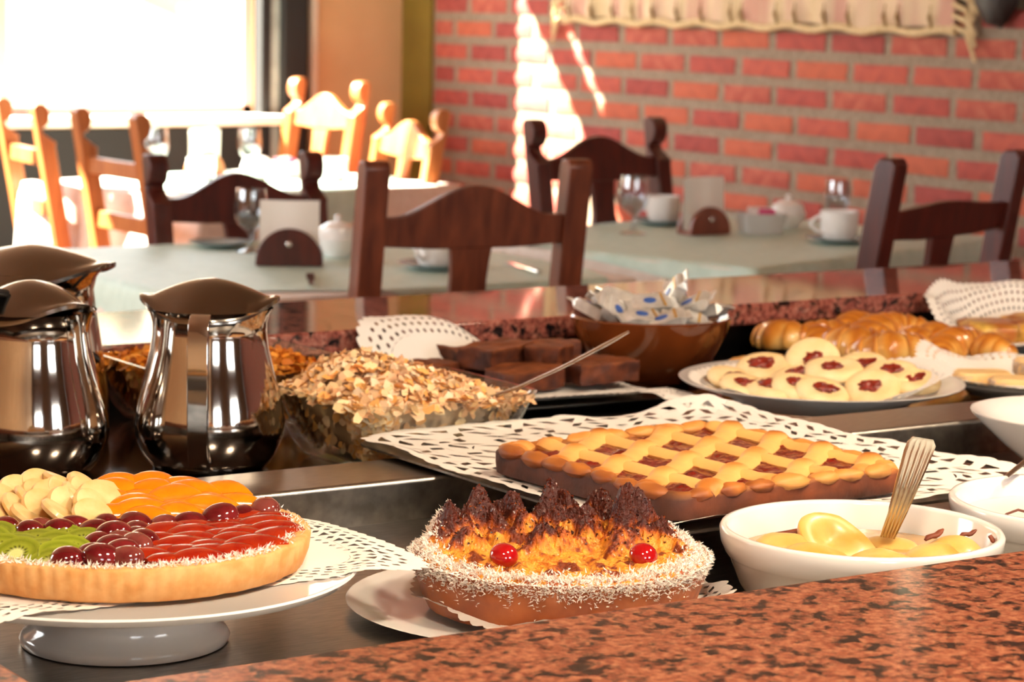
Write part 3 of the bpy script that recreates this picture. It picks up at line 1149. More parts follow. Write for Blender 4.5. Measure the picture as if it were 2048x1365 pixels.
def pitcher(loc, rz, prof, lid_r, lid_z, label, handle, lid_s=1.0, tab=False):
    t = empty('steel_pitcher', loc, rz)
    tag(t, label, 'pitcher', 'steel pitchers')
    MB().lathe(prof, 96).build('body', 'chrome', t, sharp=50)
    n = 96

    def lid(u, v, under=False):
        a = 2 * PI * u
        c2 = math.cos(a) ** 2
        c4 = c2 * c2
        rr = lid_r * (1 + 0.13 * c4 * c4) * v
        rim = lid_z + (-0.007 + 0.012 * c4 * lid_s)
        zc_ = lid_z + 0.030 * lid_s
        w = v ** (2.0 - 0.35 * c4)
        z = zc_ + (rim - zc_) * w + 0.007 * c4 * sstep(0.80, 1.0, v)
        return (rr * math.cos(a), rr * math.sin(a), z - (0.004 if under else 0))
    lm = MB().grid(n, 22, lambda u, v: lid(u, v), wrapu=True)
    lm.grid(n, 22, lambda u, v: lid(u, v, True), wrapu=True)
    o = len(lm.v) // 2
    for i in range(n):
        a, b = 21 * n + i, 21 * n + (i + 1) % n
        lm.f.append((a, b, b + o, a + o))
    lido = lm.build('lid', 'satin', t, sharp=50)
    # strap handle on the -y side
    secs = []
    for y, z in handle:
        secs.append((y, z))
    hm = MB()
    ss = []
    for i, (y, z) in enumerate(secs):
        p0, p1 = secs[max(0, i - 1)], secs[min(len(secs) - 1, i + 1)]
        d = Vector((p1[0] - p0[0], p1[1] - p0[1])).normalized()
        nx_, nz_ = -d.y * 0.003, d.x * 0.003
        ss.append([(-0.0105, y - nx_, z - nz_), (0.0105, y - nx_, z - nz_), (0.0105, y + nx_, z + nz_), (-0.0105, y + nx_, z + nz_)])
    hm.loft(ss)
    hm.build('handle', 'chrome', t, sharp=50, bevel=0.001)
    if tab:
        MB().box((0, 0, 0), (0.022, 0.03, 0.008)).build('thumb_lever', 'black_plastic', lido, loc=(0, -lid_r * 0.75, lid_z + 0.022), rot=(R(-12), 0, 0), bevel=0.003)
    return t


P1 = [(0.0, 0.0), (0.056, 0.0), (0.060, 0.003), (0.070, 0.016), (0.0775, 0.036), (0.0785, 0.048), (0.0745, 0.072), (0.067, 0.100), (0.0612, 0.124), (0.0590, 0.142), (0.0592, 0.152), (0.062, 0.162), (0.066, 0.168), (0.064, 0.168), (0.058, 0.150), (0.0, 0.148)]
H1 = [(-0.062, 0.166), (-0.078, 0.166), (-0.090, 0.160), (-0.097, 0.145), (-0.099, 0.11), (-0.098, 0.06), (-0.094, 0.03), (-0.084, 0.016), (-0.070, 0.014)]
pitcher((1.151, 2.296, FZ), VA, P1, 0.064, 0.168, 'small bulbous steel pitcher with its handle towards the viewer, right of the others', H1)
pitcher((0.978, 2.352, FZ), VA + R(-42), P1, 0.064, 0.168, 'small bulbous steel pitcher with a black thumb lever, in front of the tall one', H1, tab=True)
P3 = [(r * 1.0, z * 0.838) for r, z in [(0.0, 0.0), (0.072, 0.0), (0.080, 0.004), (0.0825, 0.02), (0.081, 0.06), (0.0745, 0.12), (0.068, 0.170), (0.0655, 0.195), (0.069, 0.212), (0.075, 0.222), (0.073, 0.222), (0.066, 0.205), (0.0, 0.2)]]
H3 = [(-0.068, 0.180), (-0.09, 0.178), (-0.102, 0.166), (-0.105, 0.13), (-0.102, 0.06), (-0.092, 0.03), (-0.078, 0.026)]
pitcher((1.062, 2.548, FZ), VA + R(165), P3, 0.083, 0.186, 'tall steel pitcher with a wide pointed spout at the left edge', H3, 0.9)


# ------------------------------------------------------------------ glass bowls of cereal
def glass_bowl(loc, hx, hy, h, label):
    o = MB()
    n = 8

    def sec(f, z, ins=0.0):
        return [(x, y, z) for x, y in rrect(hx * f - ins, hy * f - ins, 0.045 * f, n)]
    secs = [sec(0.60, 0.0), sec(0.70, 0.004), sec(0.78, 0.018), sec(0.86, 0.04), sec(0.94, 0.065), sec(0.985, h - 0.004), sec(1.0, h),
            sec(1.0, h, 0.004), sec(0.975, h - 0.004, 0.005), sec(0.93, 0.065, 0.005), sec(0.85, 0.04, 0.005), sec(0.76, 0.02, 0.005), sec(0.66, 0.009, 0.004)]
    o.loft(secs)
    b = o.build('glass_bowl', 'glass', loc=loc, sharp=40)
    tag(b, label, 'glass bowl', 'square glass bowls')
    return b


def flakes(mb, fn, n, size, cols, rnd, jitter=0.004):
    """n curled cereal flakes scattered on the surface fn(rnd) -> (point, normal)"""
    for _ in range(n):
        p, nn_ = fn(rnd)
        nn_ = (nn_ + Vector((rnd.uniform(-1, 1), rnd.uniform(-1, 1), rnd.uniform(-1, 1))) * 0.75).normalized()
        q = nn_.to_track_quat('Z', 'Y').to_matrix() @ Matrix.Rotation(rnd.uniform(0, 6.28), 3, 'Z')
        s_ = size * rnd.uniform(0.6, 1.25)
        asp = rnd.uniform(0.5, 0.95)
        curl = rnd.uniform(-0.35, 0.45)
        k = 7
        pts = [Vector((0, 0, 0))]
        for i in range(k):
            a = 2 * PI * i / k
            rr = s_ * rnd.uniform(0.75, 1.1)
            x, y = rr * math.cos(a), rr * math.sin(a) * asp
            pts.append(Vector((x, y, curl * x * x / s_ * 1.2 + rnd.uniform(-0.1, 0.1) * s_)))
        pts = [q @ v_ + p for v_ in pts]
        c = rnd.choice(cols)
        f_ = rnd.uniform(0.8, 1.12)
        c = (c[0] * f_, c[1] * f_, c[2] * f_, 1)
        mb.add(pts, [(0, 1 + i, 1 + (i + 1) % k) for i in range(k)], c)


M['cereal'] = attr_mat('cereal', 0.7, 500, 0.25)


def cereal(loc, hx, hy, name, label, cat, cols, level, peak, px, py, size, n_top, n_side, seed):
    rnd = random.Random(seed)
    mb = MB()
    base = cols[0]

    def top(x, y):
        ex, ey = abs(x) / (hx * 0.93), abs(y) / (hy * 0.93)
        e = max(0, 1 - (ex ** 4 + ey ** 4) ** 0.25)
        d = math.hypot((x - px) / hx, (y - py) / hy)
        return level + peak * max(0, 1 - d / 1.25) ** 1.1 * sstep(0.0, 0.35, e) + 0.002 * nz((x, y, seed), 90)
    secs = []
    n = 8
    for f, z in ((0.60, 0.011), (0.72, 0.022), (0.80, 0.04), (0.865, 0.06), (0.90, level)):
        secs.append([(x, y, z) for x, y in rrect(hx * f - 0.017, hy * f - 0.017, 0.035 * f, n)])
    for f in (0.82, 0.72, 0.6, 0.45, 0.3, 0.15, 0.02):
        secs.append([(x, y, top(x, y)) for x, y in rrect(hx * f, hy * f, 0.04 * f, n)])
    mb.loft(secs, col=tuple(x * 0.75 for x in base[:3]) + (1,))

    def pt(r):
        while True:
            x, y = r.uniform(-hx, hx) * 0.9, r.uniform(-hy, hy) * 0.9
            z = top(x, y)
            nx_ = -(top(x + 0.004, y) - z) / 0.004
            ny_ = -(top(x, y + 0.004) - z) / 0.004
            return Vector((x, y, z + r.uniform(0, 0.004))), Vector((nx_, ny_, 1)).normalized()

    def side(r):
        f = r.uniform(0, 1)
        z = 0.014 + f * (level - 0.012)
        k = 0.66 + 0.27 * f ** 0.8
        pts = rrect(hx * k - 0.009, hy * k - 0.009, 0.04 * k, n)
        i = r.randrange(len(pts))
        a, b = Vector(pts[i]), Vector(pts[(i + 1) % len(pts)])
        q = a.lerp(b, r.random())
        return Vector((q.x, q.y, z)), Vector((q.x, q.y, 0.0)).normalized() * 1.8
    flakes(mb, pt, n_top, size, cols, rnd)
    flakes(mb, side, n_side, size * 0.8, [tuple(x * 0.92 for x in c[:3]) for c in cols], rnd)
    o = mb.build(name, 'cereal', loc=loc, sharp=30)
    tag(o, label, cat, kind='stuff')
    return o


BA, BB = (1.343, 2.234, FZ + 0.001), (1.275, 2.535, FZ + 0.001)
glass_bowl(BA, 0.118, 0.118, 0.080, 'square glass bowl heaped with toasted cereal in the middle of the buffet')
GR = [lin('#f2cda4')[:3], lin('#eabb88')[:3], lin('#f7dfbc')[:3], lin('#eeb063')[:3], lin('#e3b184')[:3], lin('#f5d3a0')[:3]]
cereal(BA, 0.118, 0.118, 'toasted_cereal', 'heap of pale toasted cereal flakes in the glass bowl', 'cereal', GR, 0.070, 0.042, -0.030, 0.03, 0.0085, 1300, 1500, 3)
glass_bowl(BB, 0.122, 0.122, 0.080, 'square glass bowl of corn flakes behind the pitcher')
CF = [lin('#e08a1e')[:3], lin('#d57d18')[:3], lin('#eda03a')[:3], lin('#c8711c')[:3]]
cereal(BB, 0.122, 0.122, 'corn_flakes', 'orange corn flakes in the glass bowl behind the pitcher', 'cereal', CF, 0.066, 0.020, 0.0, 0.0, 0.0085, 900, 1100, 8)


def utensil(name, pts, radii, m, label, cat, flat=0.35, extra=None):
    o = MB().tube(pts, radii, 12, flat=flat).build(name, m, sharp=50)
    tag(o, label, cat)
    return o


utensil('serving_spoon', [(1.35, 2.195, 0.862), (1.37, 2.185, 0.868), (1.40, 2.165, 0.880), (1.432, 2.140, 0.896), (1.47, 2.115, 0.918), (1.51, 2.09, 0.944), (1.528, 2.078, 0.957)],
        [0.010, 0.016, 0.010, 0.0045, 0.005, 0.006, 0.004], 'silver', 'silver spoon handle leaning out of the toasted cereal bowl', 'spoon')
utensil('plastic_scoop', [(1.235, 2.56, 0.882), (1.215, 2.52, 0.895), (1.195, 2.475, 0.908), (1.180, 2.44, 0.922), (1.170, 2.425, 0.926)], [0.016, 0.012, 0.009, 0.012, 0.009], 'black_plastic', 'black plastic scoop handle sticking out of the corn flakes', 'scoop', flat=0.7)

# ------------------------------------------------------------------ fruit tart on a footed stand
TX, TY = 0.779, 1.695
st = empty('cake_stand', (TX, TY, FZ))
tag(st, 'white porcelain footed cake stand under the fruit tart', 'cake stand')
MB().lathe([(0.0, 0.0575), (0.168, 0.0585), (0.175, 0.0605), (0.1765, 0.059), (0.172, 0.054), (0.135, 0.044), (0.085, 0.040), (0.078, 0.036), (0.0, 0.036)], 96).build('plate', 'porcelain', st, sharp=50)
MB().lathe([(0.072, 0.040), (0.068, 0.026), (0.070, 0.014), (0.077, 0.009), (0.0795, 0.005), (0.078, 0.001), (0.070, 0.0), (0.0, 0.004)], 96).build('foot', 'porcelain', st, sharp=60)
dz = FZ + 0.0575


def dz_fn(x, y):
    r = math.hypot(x, y)
    return 0.0022 + 0.0022 * sstep(0.155, 0.174, r) - max(0, r - 0.182) * 0.20 + 0.0012 * nz((x, y, 3), 14)


PB = [(1.0, 0.955, None), (0.955, 0.90, ['dia']), (0.90, 0.845, ['dia', 'tri']), (0.845, 0.79, ['irt', 'dia']), (0.79, 0.74, ['dia', 'dot'])]
d = doily_mesh(rect_outline(0.204, 0.118, 0.045), 84, PB, dz_fn, 0.02).build('paper_doily', 'paper', loc=(TX + 0.012, TY + 0.004, dz), rot=(0, 0, R(1)), sharp=None)
tag(d, 'rectangular white lace paper doily under the fruit tart', 'doily')
tz = dz + 0.0036
ta = empty('fruit_tart', (TX, TY, tz), VA)
tag(ta, 'round tart topped with banana, peach, grapes, kiwi and red fruit', 'tart')
M['tart_crust'] = mat('tart_crust', '#e0ab6c', 0.75, col2='#d2934f', scale=70, bmp=0.35, bdist=0.0015, sss=0.15)
RT, HT = 0.138, 0.0262
prof = [(0.130, 0.0), (0.134, 0.002), (0.1375, HT * 0.5), (0.139, HT - 0.002), (0.1375, HT), (0.128, HT), (0.124, HT - 0.006), (0.122, HT - 0.010), (0.0, HT - 0.010)]
nf = 360
cr = MB()
vs, fs = [], []
for r, z in prof:
    for i in range(nf):
        a = 2 * PI * i / nf
        k = (0.0014 * abs(math.sin(a * 42)) if r > 0.129 else 0) * min(1, z / 0.004)
        w = 0.0012 * nz((r * math.cos(a), r * math.sin(a), z), 55) if r > 0.05 else 0
        vs.append(((r + k) * math.cos(a), (r + k) * math.sin(a), max(0, z + w)))
for j in range(len(prof) - 1):
    for i in range(nf):
        fs.append((j * nf + i, j * nf + (i + 1) % nf, (j + 1) * nf + (i + 1) % nf, (j + 1) * nf + i))
fs.append(tuple(range(nf - 1, -1, -1)))
cr.add(vs, fs)
cr.build('crust', 'tart_crust', ta, sharp=60)
M['jelly'] = mat('red_jelly', '#8e1510', 0.08, coat=0.6, sss=0.1)
MB().lathe([(0.0, 0.0170), (0.06, 0.0168), (0.123, 0.0160)], 64).build('glaze', mat('glaze', '#b4541c', 0.08, col2='#8e1d10', scale=14, coat=0.8, lo=0.4, hi=0.6), ta)
M['grape'] = mat('grape', '#560a10', 0.08, col2='#7d2224', scale=55, coat=0.9, sss=0.1, lo=0.4, hi=0.75)
M['grape2'] = mat('grape_pale', '#7c3a34', 0.09, col2='#5c0f13', scale=45, coat=0.9, sss=0.25, lo=0.45, hi=0.7)
M['banana'] = mat('banana', '#e8c88e', 0.45, col2='#d9b070', scale=60, sss=0.3, coat=0.15)
M['peach'] = mat('peach', '#e88a08', 0.22, col2='#d97a05', scale=50, sss=0.3, coat=0.35)
M['redfruit'] = mat('red_fruit', '#8c1507', 0.15, col2='#a83410', scale=40, coat=0.25, sss=0.05)
M['kiwi'] = attr_mat('kiwi', 0.25, 260, 0.3, coat=0.4, sss=0.2)


def part(name, mb_or_mesh, m, parent, loc, rot, sc=1.0):
    if isinstance(mb_or_mesh, MB):
        mb_or_mesh = mb_or_mesh.mesh(name, 45)
    if not mb_or_mesh.materials:
        mb_or_mesh.materials.append(M[m])
    o = bpy.data.objects.new(name, mb_or_mesh)
    C.objects.link(o)
    o.parent = parent
    o.location = (loc[0], loc[1], loc[2] - 0.0037) if parent is ta else loc
    o.rotation_euler = rot
    o.scale = (sc, sc, sc) if not isinstance(sc, tuple) else sc
    if o.material_slots[0].material != M[m]:
        o.material_slots[0].link = 'OBJECT'
        o.material_slots[0].material = M[m]
    return o


gm = MB().ico((0, 0, 0), (0.0155, 0.0125, 0.0105), lambda d_, p: p if p.z > -0.004 else Vector((p.x, p.y, -0.004)), 24, 16).mesh('grape', 60)
gr = [(.098, .078), (.083, .062), (.066, .044), (.046, .028), (.026, .020), (.006, .014), (-.016, .010), (-.040, .006), (-.064, .002), (-.090, .0), (-.114, .002),
      (-.022, -.010), (-.006, -.010), (.010, -.006), (.014, -.024), (-.004, -.028), (.004, -.044), (.020, -.042), (-.012, -.048), (.002, -.064), (.018, -.060), (-.010, -.082), (.010, -.082), (.0, -.102), (.016, -.1), (-.024, -.104), (-.046, -.012), (-.068, -.016)]
for i, (x, y) in enumerate(gr):
    rnd = random.Random(i)
    part('grape', gm, 'grape' if i % 4 else 'grape2', ta, (x, y, 0.027 + rnd.uniform(-0.001, 0.003)), (rnd.uniform(-0.4, 0.2), rnd.uniform(-0.3, 0.3), rnd.uniform(0, 6)), rnd.uniform(0.9, 1.08))
bm_ = MB()
ns = 28
bprof = [(0.0, 0.0034), (0.010, 0.0034), (0.0155, 0.0028), (0.0168, 0.0), (0.0155, -0.0028), (0.010, -0.0034), (0.0, -0.0034)]
bm_.lathe(bprof, ns)
bmesh_ = bm_.mesh('banana_slice', 40)
bs_ = []
for row, (y0, n_, x0, x1) in enumerate([(0.092, 5, -.098, -.028), (0.074, 6, -.112, -.026), (0.056, 6, -.122, -.028), (0.038, 6, -.124, -.032), (0.022, 5, -.122, -.028)]):
    for i in range(n_):
        rnd = random.Random(row * 10 + i)
        x = x0 + (x1 - x0) * i / (n_ - 1)
        if math.hypot(x, y0) > 0.128:
            continue
        part('banana_slice', bmesh_, 'banana', ta, (x, y0 + rnd.uniform(-.004, .004), 0.031 + max(0, y0 - 0.02) * 0.10 + rnd.uniform(0, 0.006)), (R(rnd.uniform(-12, 36)), R(rnd.uniform(22, 52)), 0), rnd.uniform(0.95, 1.15))


def wedge(L, Wd, Hh, bend):
    m_ = MB()
    secs = []
    for i in range(13):
        t_ = -1 + 2 * i / 12
        s_ = max(0.08, (1 - abs(t_) ** 2.2)) ** 0.6
        cx_, cy_ = L * t_, bend * (1 - t_ * t_)
        secs.append([(cx_, cy_ + Wd * s_ * math.cos(2 * PI * k / 12), Hh * s_ * math.sin(2 * PI * k / 12) * (1.0 if k < 6 else 0.6)) for k in range(12)])
    return m_.loft(secs)


pm = wedge(0.026, 0.012, 0.007, 0.010).mesh('peach_slice', 50)
for row, (y0, n_, x0, x1) in enumerate([(0.108, 3, -.02, .03), (0.090, 4, -.022, .062), (0.072, 5, -.024, .074), (0.055, 4, -.022, .058), (0.040, 3, -.016, .036), (0.028, 2, -.012, .012)]):
    for i in range(n_):
        rnd = random.Random(row * 7 + i + 100)
        x = x0 + (x1 - x0) * (i / (n_ - 1))
        if math.hypot(x, y0) > 0.118:
            continue
        part('peach_slice', pm, 'peach', ta, (x, y0 + rnd.uniform(-.004, .004), 0.027 + max(0, y0 - 0.03) * 0.11 + rnd.uniform(0, 0.004)), (R(rnd.uniform(10, 30)), R(rnd.uniform(-8, 8)), R(rnd.uniform(-22, 22))), rnd.uniform(0.9, 1.12))
rm = wedge(0.027, 0.014, 0.0065, 0.005).mesh('red_fruit_slice', 50)
for row, (y0, n_, x0, x1) in enumerate([(0.048, 3, .076, .106), (0.028, 4, .056, .114), (0.010, 5, .036, .112), (-0.010, 5, .034, .114), (-0.030, 5, .036, .108), (-0.050, 4, .036, .100), (-0.070, 4, .032, .088), (-0.090, 3, .03, .07)]):
    for i in range(n_):
        rnd = random.Random(row * 9 + i + 300)
        x = x0 + (x1 - x0) * (i / (n_ - 1))
        if math.hypot(x, y0) > 0.117:
            continue
        part('red_fruit_slice', rm, 'redfruit', ta, (x, y0, 0.0235 + rnd.uniform(0, 0.003)), (R(rnd.uniform(-5, 22)), R(rnd.uniform(-10, 10)), R(rnd.uniform(0, 45))), rnd.uniform(0.85, 1.1))
km = MB()
G1, G2, G3, G4 = lin('#cfd58a')[:3], lin('#8f9a2a')[:3], lin('#74801c')[:3], lin('#2c2d10')[:3]
vs, cs, fs = [], [], []
rings = [(0.0, G1), (0.004, G1), (0.0065, G4), (0.009, G2), (0.013, G3), (0.0165, G2), (0.0172, G3)]
for ri, (r, c) in enumerate(rings):
    for i in range(30):
        a = 2 * PI * i / 30
        cc = c if not (ri == 2 and i % 2) else G2
        vs.append((r * math.cos(a) * (1 + 0.04 * math.sin(5 * a)), r * math.sin(a), 0.0022 if ri < 6 else 0.0))
        cs.append(cc + (1.0,))
for j in range(len(rings) - 1):
    for i in range(30):
        fs.append((j * 30 + i, j * 30 + (i + 1) % 30, (j + 1) * 30 + (i + 1) % 30, (j + 1) * 30 + i))
km.add(vs, fs, cs)
km.add([(x, y, -0.0022) for x, y, z in vs[-30:]] + list(vs[-30:]), [(i, 30 + i, 30 + (i + 1) % 30, (i + 1) % 30) for i in range(30)] + [tuple(range(29, -1, -1))], [G3 + (1.0,)] * 60)
kmm = km.mesh('kiwi_slice', 40)
for row, (y0, n_, x0, x1) in enumerate([(-0.028, 5, -.112, -.040), (-0.044, 6, -.112, -.026), (-0.060, 5, -.104, -.024), (-0.078, 5, -.094, -.026), (-0.094, 4, -.080, -.030), (-0.108, 3, -.06, -.036)]):
    for i in range(n_):
        rnd = random.Random(row * 9 + i + 500)
        x = x0 + (x1 - x0) * (i / (n_ - 1))
        if math.hypot(x, y0) > 0.116:
            continue
        part('kiwi_slice', kmm, 'kiwi', ta, (x, y0, 0.026 + rnd.uniform(0, 0.003)), (R(rnd.uniform(8, 30)), R(rnd.uniform(-16, 16)), R(rnd.uniform(0, 360)) * 0), rnd.uniform(0.95, 1.15))


def shreds(mb, fn, n, L, rnd, w=0.0006):
    for _ in range(n):
        p, nn_ = fn(rnd)
        d_ = (nn_ * rnd.uniform(0.0, 1.0) + Vector((rnd.uniform(-1, 1), rnd.uniform(-1, 1), rnd.uniform(-0.4, 0.6)))).normalized()
        s_ = d_.cross(Vector((rnd.uniform(-1, 1), rnd.uniform(-1, 1), rnd.uniform(-1, 1)))).normalized() * w * rnd.uniform(0.7, 1.5)
        t_ = d_.cross(s_).normalized() * w * 0.6
        l_ = d_ * L * rnd.uniform(0.5, 1.2)
        mb.add([p - s_, p + s_, p + t_, p + l_ + s_ * 0.3], [(0, 1, 2), (0, 3, 1), (1, 3, 2), (2, 3, 0)])


M['coconut'] = mat('coconut', '#f5ebe0', 0.7)
sh = MB()


def tart_rim(r):
    a = r.uniform(0, 2 * PI)
    rr = 0.131 + r.uniform(-1, 1) * (0.008 if -2.8 < (a - PI) < 3 else 0.01)
    if abs(math.atan2(math.sin(a - 0.1), math.cos(a - 0.1))) < 0.55:
        rr -= abs(r.gauss(0, 0.012))
    z = HT + 0.0005 if rr > 0.124 else HT - 0.004
    return Vector((rr * math.cos(a), rr * math.sin(a), z)), Vector((0, 0, 1))


shreds(sh, tart_rim, 2600, 0.0042, random.Random(4))
o = sh.build('coconut_shreds', 'coconut', ta, sharp=None)
o['kind'] = 'stuff'

# ------------------------------------------------------------------ browned coconut cake on a white plate
KX, KY = 1.117, 1.604


def plate(name, loc, r, h, label, m='porcelain', n=80, sx=1.0, cat='plate', rz=0.0):
    mb = MB().lathe([(0.0, 0.004), (r * 0.55, 0.0), (r * 0.60, 0.0), (r * 0.66, h * 0.35), (r * 0.985, h * 0.92), (r, h), (r * 0.985, h * 1.02), (r * 0.70, h * 0.50), (r * 0.62, h * 0.32), (0.0, h * 0.30)], n)
    mb.v = [(x * sx, y, z) for x, y, z in mb.v]
    o_ = mb.build(name, m, loc=loc, rot=(0, 0, rz), sharp=50)
    tag(o_, label, cat)
    return o_


plate('dinner_plate', (KX - 0.010, KY + 0.018, FZ), 0.154, 0.0095, 'white plate under the browned coconut cake')
kd = doily_mesh(circ_outline(0.128), 64, [(1.0, 0.95, None), (0.95, 0.88, ['dia', 'leaf']), (0.88, 0.81, ['fael', 'leaf']), (0.81, 0.74, ['tri', 'dia'])],
                lambda x, y: 0.0048 + 0.010 * sstep(0.085, 0.14, math.hypot(x, y)) + 0.012 * sstep(0.1, 0.13, math.hypot(x, y)) * (nz((x, y, 1), 26) + 0.25), 0.03)
o = kd.build('paper_doily', 'paper', loc=(KX + 0.012, KY - 0.002, FZ + 0.002), sharp=None)
tag(o, 'round crimped paper doily under the browned coconut cake', 'doily')
kz = FZ + 0.0095
ck = empty('coconut_cake', (KX, KY, kz), VA)
tag(ck, 'round cake with scorched golden peaks, two cherries and a coconut-covered rim', 'cake')
M['cake_side'] = mat('cake_side', '#b3602a', 0.5, col2='#8f4318', scale=34, bmp=0.25, bdist=0.001, sss=0.1, coat=0.15)
HC = 0.044
sd = MB()


def side_fn(u, v):
    a = 2 * PI * u
    r = 0.107 + 0.013 * v ** 0.8
    r += 0.0012 * nz((math.cos(a), math.sin(a), v), 6) + 0.0008 * nz((math.cos(a), math.sin(a), v), 22)
    return (r * math.cos(a), r * math.sin(a), HC * v * 0.92)


sd.grid(160, 12, side_fn, wrapu=True)
sd.f.append(tuple(range(159, -1, -1)))
sd.build('crust', 'cake_side', ck, sharp=60)
PK = [(-.088, .020, .024, .016), (-.066, .045, .031, .017), (-.042, .060, .026, .015), (-.005, .070, .032, .017), (.019, .048, .022, .015), (.035, .065, .027, .014), (.058, .040, .037, .017),
      (.080, .014, .016, .016), (-.012, -.008, .019, .018), (.047, -.013, .017, .013), (.016, .016, .019, .016), (-.045, .012, .010, .018), (-.075, -.01, .014, .014), (.062, .01, .018, .014), (.0, .04, .02, .014), (-.03, .04, .016, .016)]
YEL, ORA, BRN, BLK = lin('#df9430')[:3], lin('#bb5a12')[:3], lin('#63200c')[:3], lin('#280e07')[:3]


def cake_h(x, y):
    r = math.hypot(x, y)
    e = 1 - sstep(0.088, 0.108, r)
    h = 0.003 * e
    wx = x + 0.006 * nz((x, y, 11.0), 45) + 0.0025 * nz((x, y, 12.0), 130)
    wy = y + 0.006 * nz((x, y, 21.0), 45) + 0.0025 * nz((x, y, 22.0), 130)
    for (px, py, A, sg) in PK:
        dx, dy = wx - px, wy - py
        an = math.atan2(dy, dx)
        d_ = math.hypot(dx, dy) * (1 + 0.30 * math.sin(an * 3 + px * 90))
        h = max(h, A * 1.22 * math.exp(-(d_ / (sg * 1.12)) ** 1.9))
    h *= 1 + 0.30 * fbm((x, y, 2.0), 70, 2)
    h += 0.0040 * fbm((x, y, 1.3), 80, 4) * e + 0.0050 * min(1, h / 0.016) * (0.45 - abs(fbm((x, y, 7.7), 150, 3)))
    h += 0.0030 * nz((x, y, 9.1), 170) * (1 - e)
    return h


tp = MB()
NR, NA = 130, 380


def top_fn(u, v):
    a = 2 * PI * u
    r = 0.1195 * v ** 0.85
    x, y = r * math.cos(a), r * math.sin(a)
    h = cake_h(x, y)
    z = HC - 0.002 + h - 0.006 * sstep(0.110, 0.1195, r)
    b = sstep(0.007, 0.024, h + 0.012 * fbm((x, y, 3.1), 85, 4) + 0.002)
    b2 = sstep(0.12, 0.50, fbm((x, y, 5.9), 75, 4) + 0.05) * 0.95
    b = max(b, b2 * (0.75 if r < 0.1 else 0.5))
    c = mixc(YEL, ORA, b * 2.2)
    c = mixc(c, BRN, (b - 0.35) * 2.2)
    c = mixc(c, BLK, (b - 0.78) * 2.6)
    return ((x, y, z), c)


tp.grid(NA, NR, top_fn, wrapu=True, col='fn')
M['cake_top'] = attr_mat('cake_top', 0.5, 420, 0.9, coat=0.08, spec=0.35, sss=0.0, noise_amt=0.35, nscale=240)
ctop = tp.build('browned_top', 'cake_top', ck, sharp=None)
# burnt sugary crumbs crusting the tips and ridges
cb, rc = MB(), random.Random(31)
while len(cb.v) < 9600:
    a_, r_ = rc.uniform(0, 2 * PI), 0.1 * math.sqrt(rc.random())
    x_, y_ = r_ * math.cos(a_), r_ * math.sin(a_)
    h_ = cake_h(x_, y_)
    if h_ < 0.011 + rc.uniform(-0.004, 0.012):
        continue
    s_ = rc.uniform(0.0007, 0.0019)
    p_ = Vector((x_, y_, HC - 0.002 + h_))
    vs = [p_ + Vector((rc.gauss(0, 1), rc.gauss(0, 1), rc.gauss(0, 1))).normalized() * s_ * rc.uniform(0.7, 1.3) for _ in range(6)]
    cc_ = mixc(BRN, mixc(BLK, ORA, rc.random() ** 4), rc.random())
    cb.add(vs, [(0, 1, 2), (0, 2, 3), (0, 3, 4), (0, 4, 1), (5, 2, 1), (5, 3, 2), (5, 4, 3), (5, 1, 4)], cc_)
M['crumb'] = attr_mat('burnt_crumb', 0.3, 300, 0.0)
o = cb.build('burnt_crumbs', 'crumb', ck, sharp=None)
o['kind'] = 'stuff'
sh = MB()


def cake_rim(r):
    a = r.uniform(0, 2 * PI)
    k = r.random()
    clump = nz((math.cos(a), math.sin(a), 0.4), 5.0) + 0.5 * nz((math.cos(a), math.sin(a), 4.4), 14.0)
    if k < 0.62:
        rr = 0.109 + r.gauss(0, 0.0062)
        rr = min(0.1205, max(0.092, rr))
        p = Vector((rr * math.cos(a), rr * math.sin(a), 0))
        p.z = HC - 0.002 + cake_h(p.x, p.y) + r.uniform(-0.001, 0.002) - 0.006 * sstep(0.110, 0.1195, rr)
        return p, Vector((math.cos(a) * 0.4, math.sin(a) * 0.4, 1))
    z = HC * (0.95 - abs(r.gauss(0, 0.17 + 0.14 * max(-0.3, clump))))
    z = max(0.006, z)
    rr = 0.107 + 0.013 * (z / HC / 0.92) ** 0.8 if z < HC * 0.92 else 0.12
    return Vector((rr * math.cos(a), rr * math.sin(a), z)), Vector((math.cos(a), math.sin(a), 0.1))


shreds(sh, cake_rim, 15000, 0.0042, random.Random(9), 0.0007)
o = sh.build('coconut_shreds', 'coconut', ck, sharp=None)
o['kind'] = 'stuff'
M['cherry'] = mat('cherry', '#a30a10', 0.06, coat=1.0, sss=0.15)
for x, y in ((-.045, -.058), (.064, -.048)):
    part('cherry', MB().ico((0, 0, 0), (0.0115, 0.0115, 0.0095), None, 24, 16), 'cherry', ctop, (x, y, HC + 0.006), (0.3, 0.2, 0))

# ------------------------------------------------------------------ jam lattice tart on a paper-covered tray
LX, LY = 1.4665, 1.882
tr = MB()
secs = []
for ins, z in ((0.012, 0.0), (0.0, 0.004), (0.0, 0.006), (0.004, 0.006), (0.016, 0.003)):
    secs.append([(x, y, z) for x, y in rrect(0.240 - ins, 0.253 - ins, 0.03, 6)])
o = tr.loft(secs).build('serving_tray', 'steel', loc=(LX, LY, DZ + 0.0005))
tag(o, 'flat steel tray under the lattice tart resting on the divider', 'tray')


def ld_z(x, y):
    r = max(abs(x) / 0.24, abs(y) / 0.25)
    return 0.0075 + 0.012 * sstep(0.86, 1.05, r) * (0.4 + nz((x, y, 8), 9)) + 0.016 * sstep(0.8, 1.05, y / 0.25) * max(0, nz((x, y, 4), 8)) + 0.001 * nz((x, y, 2), 30)


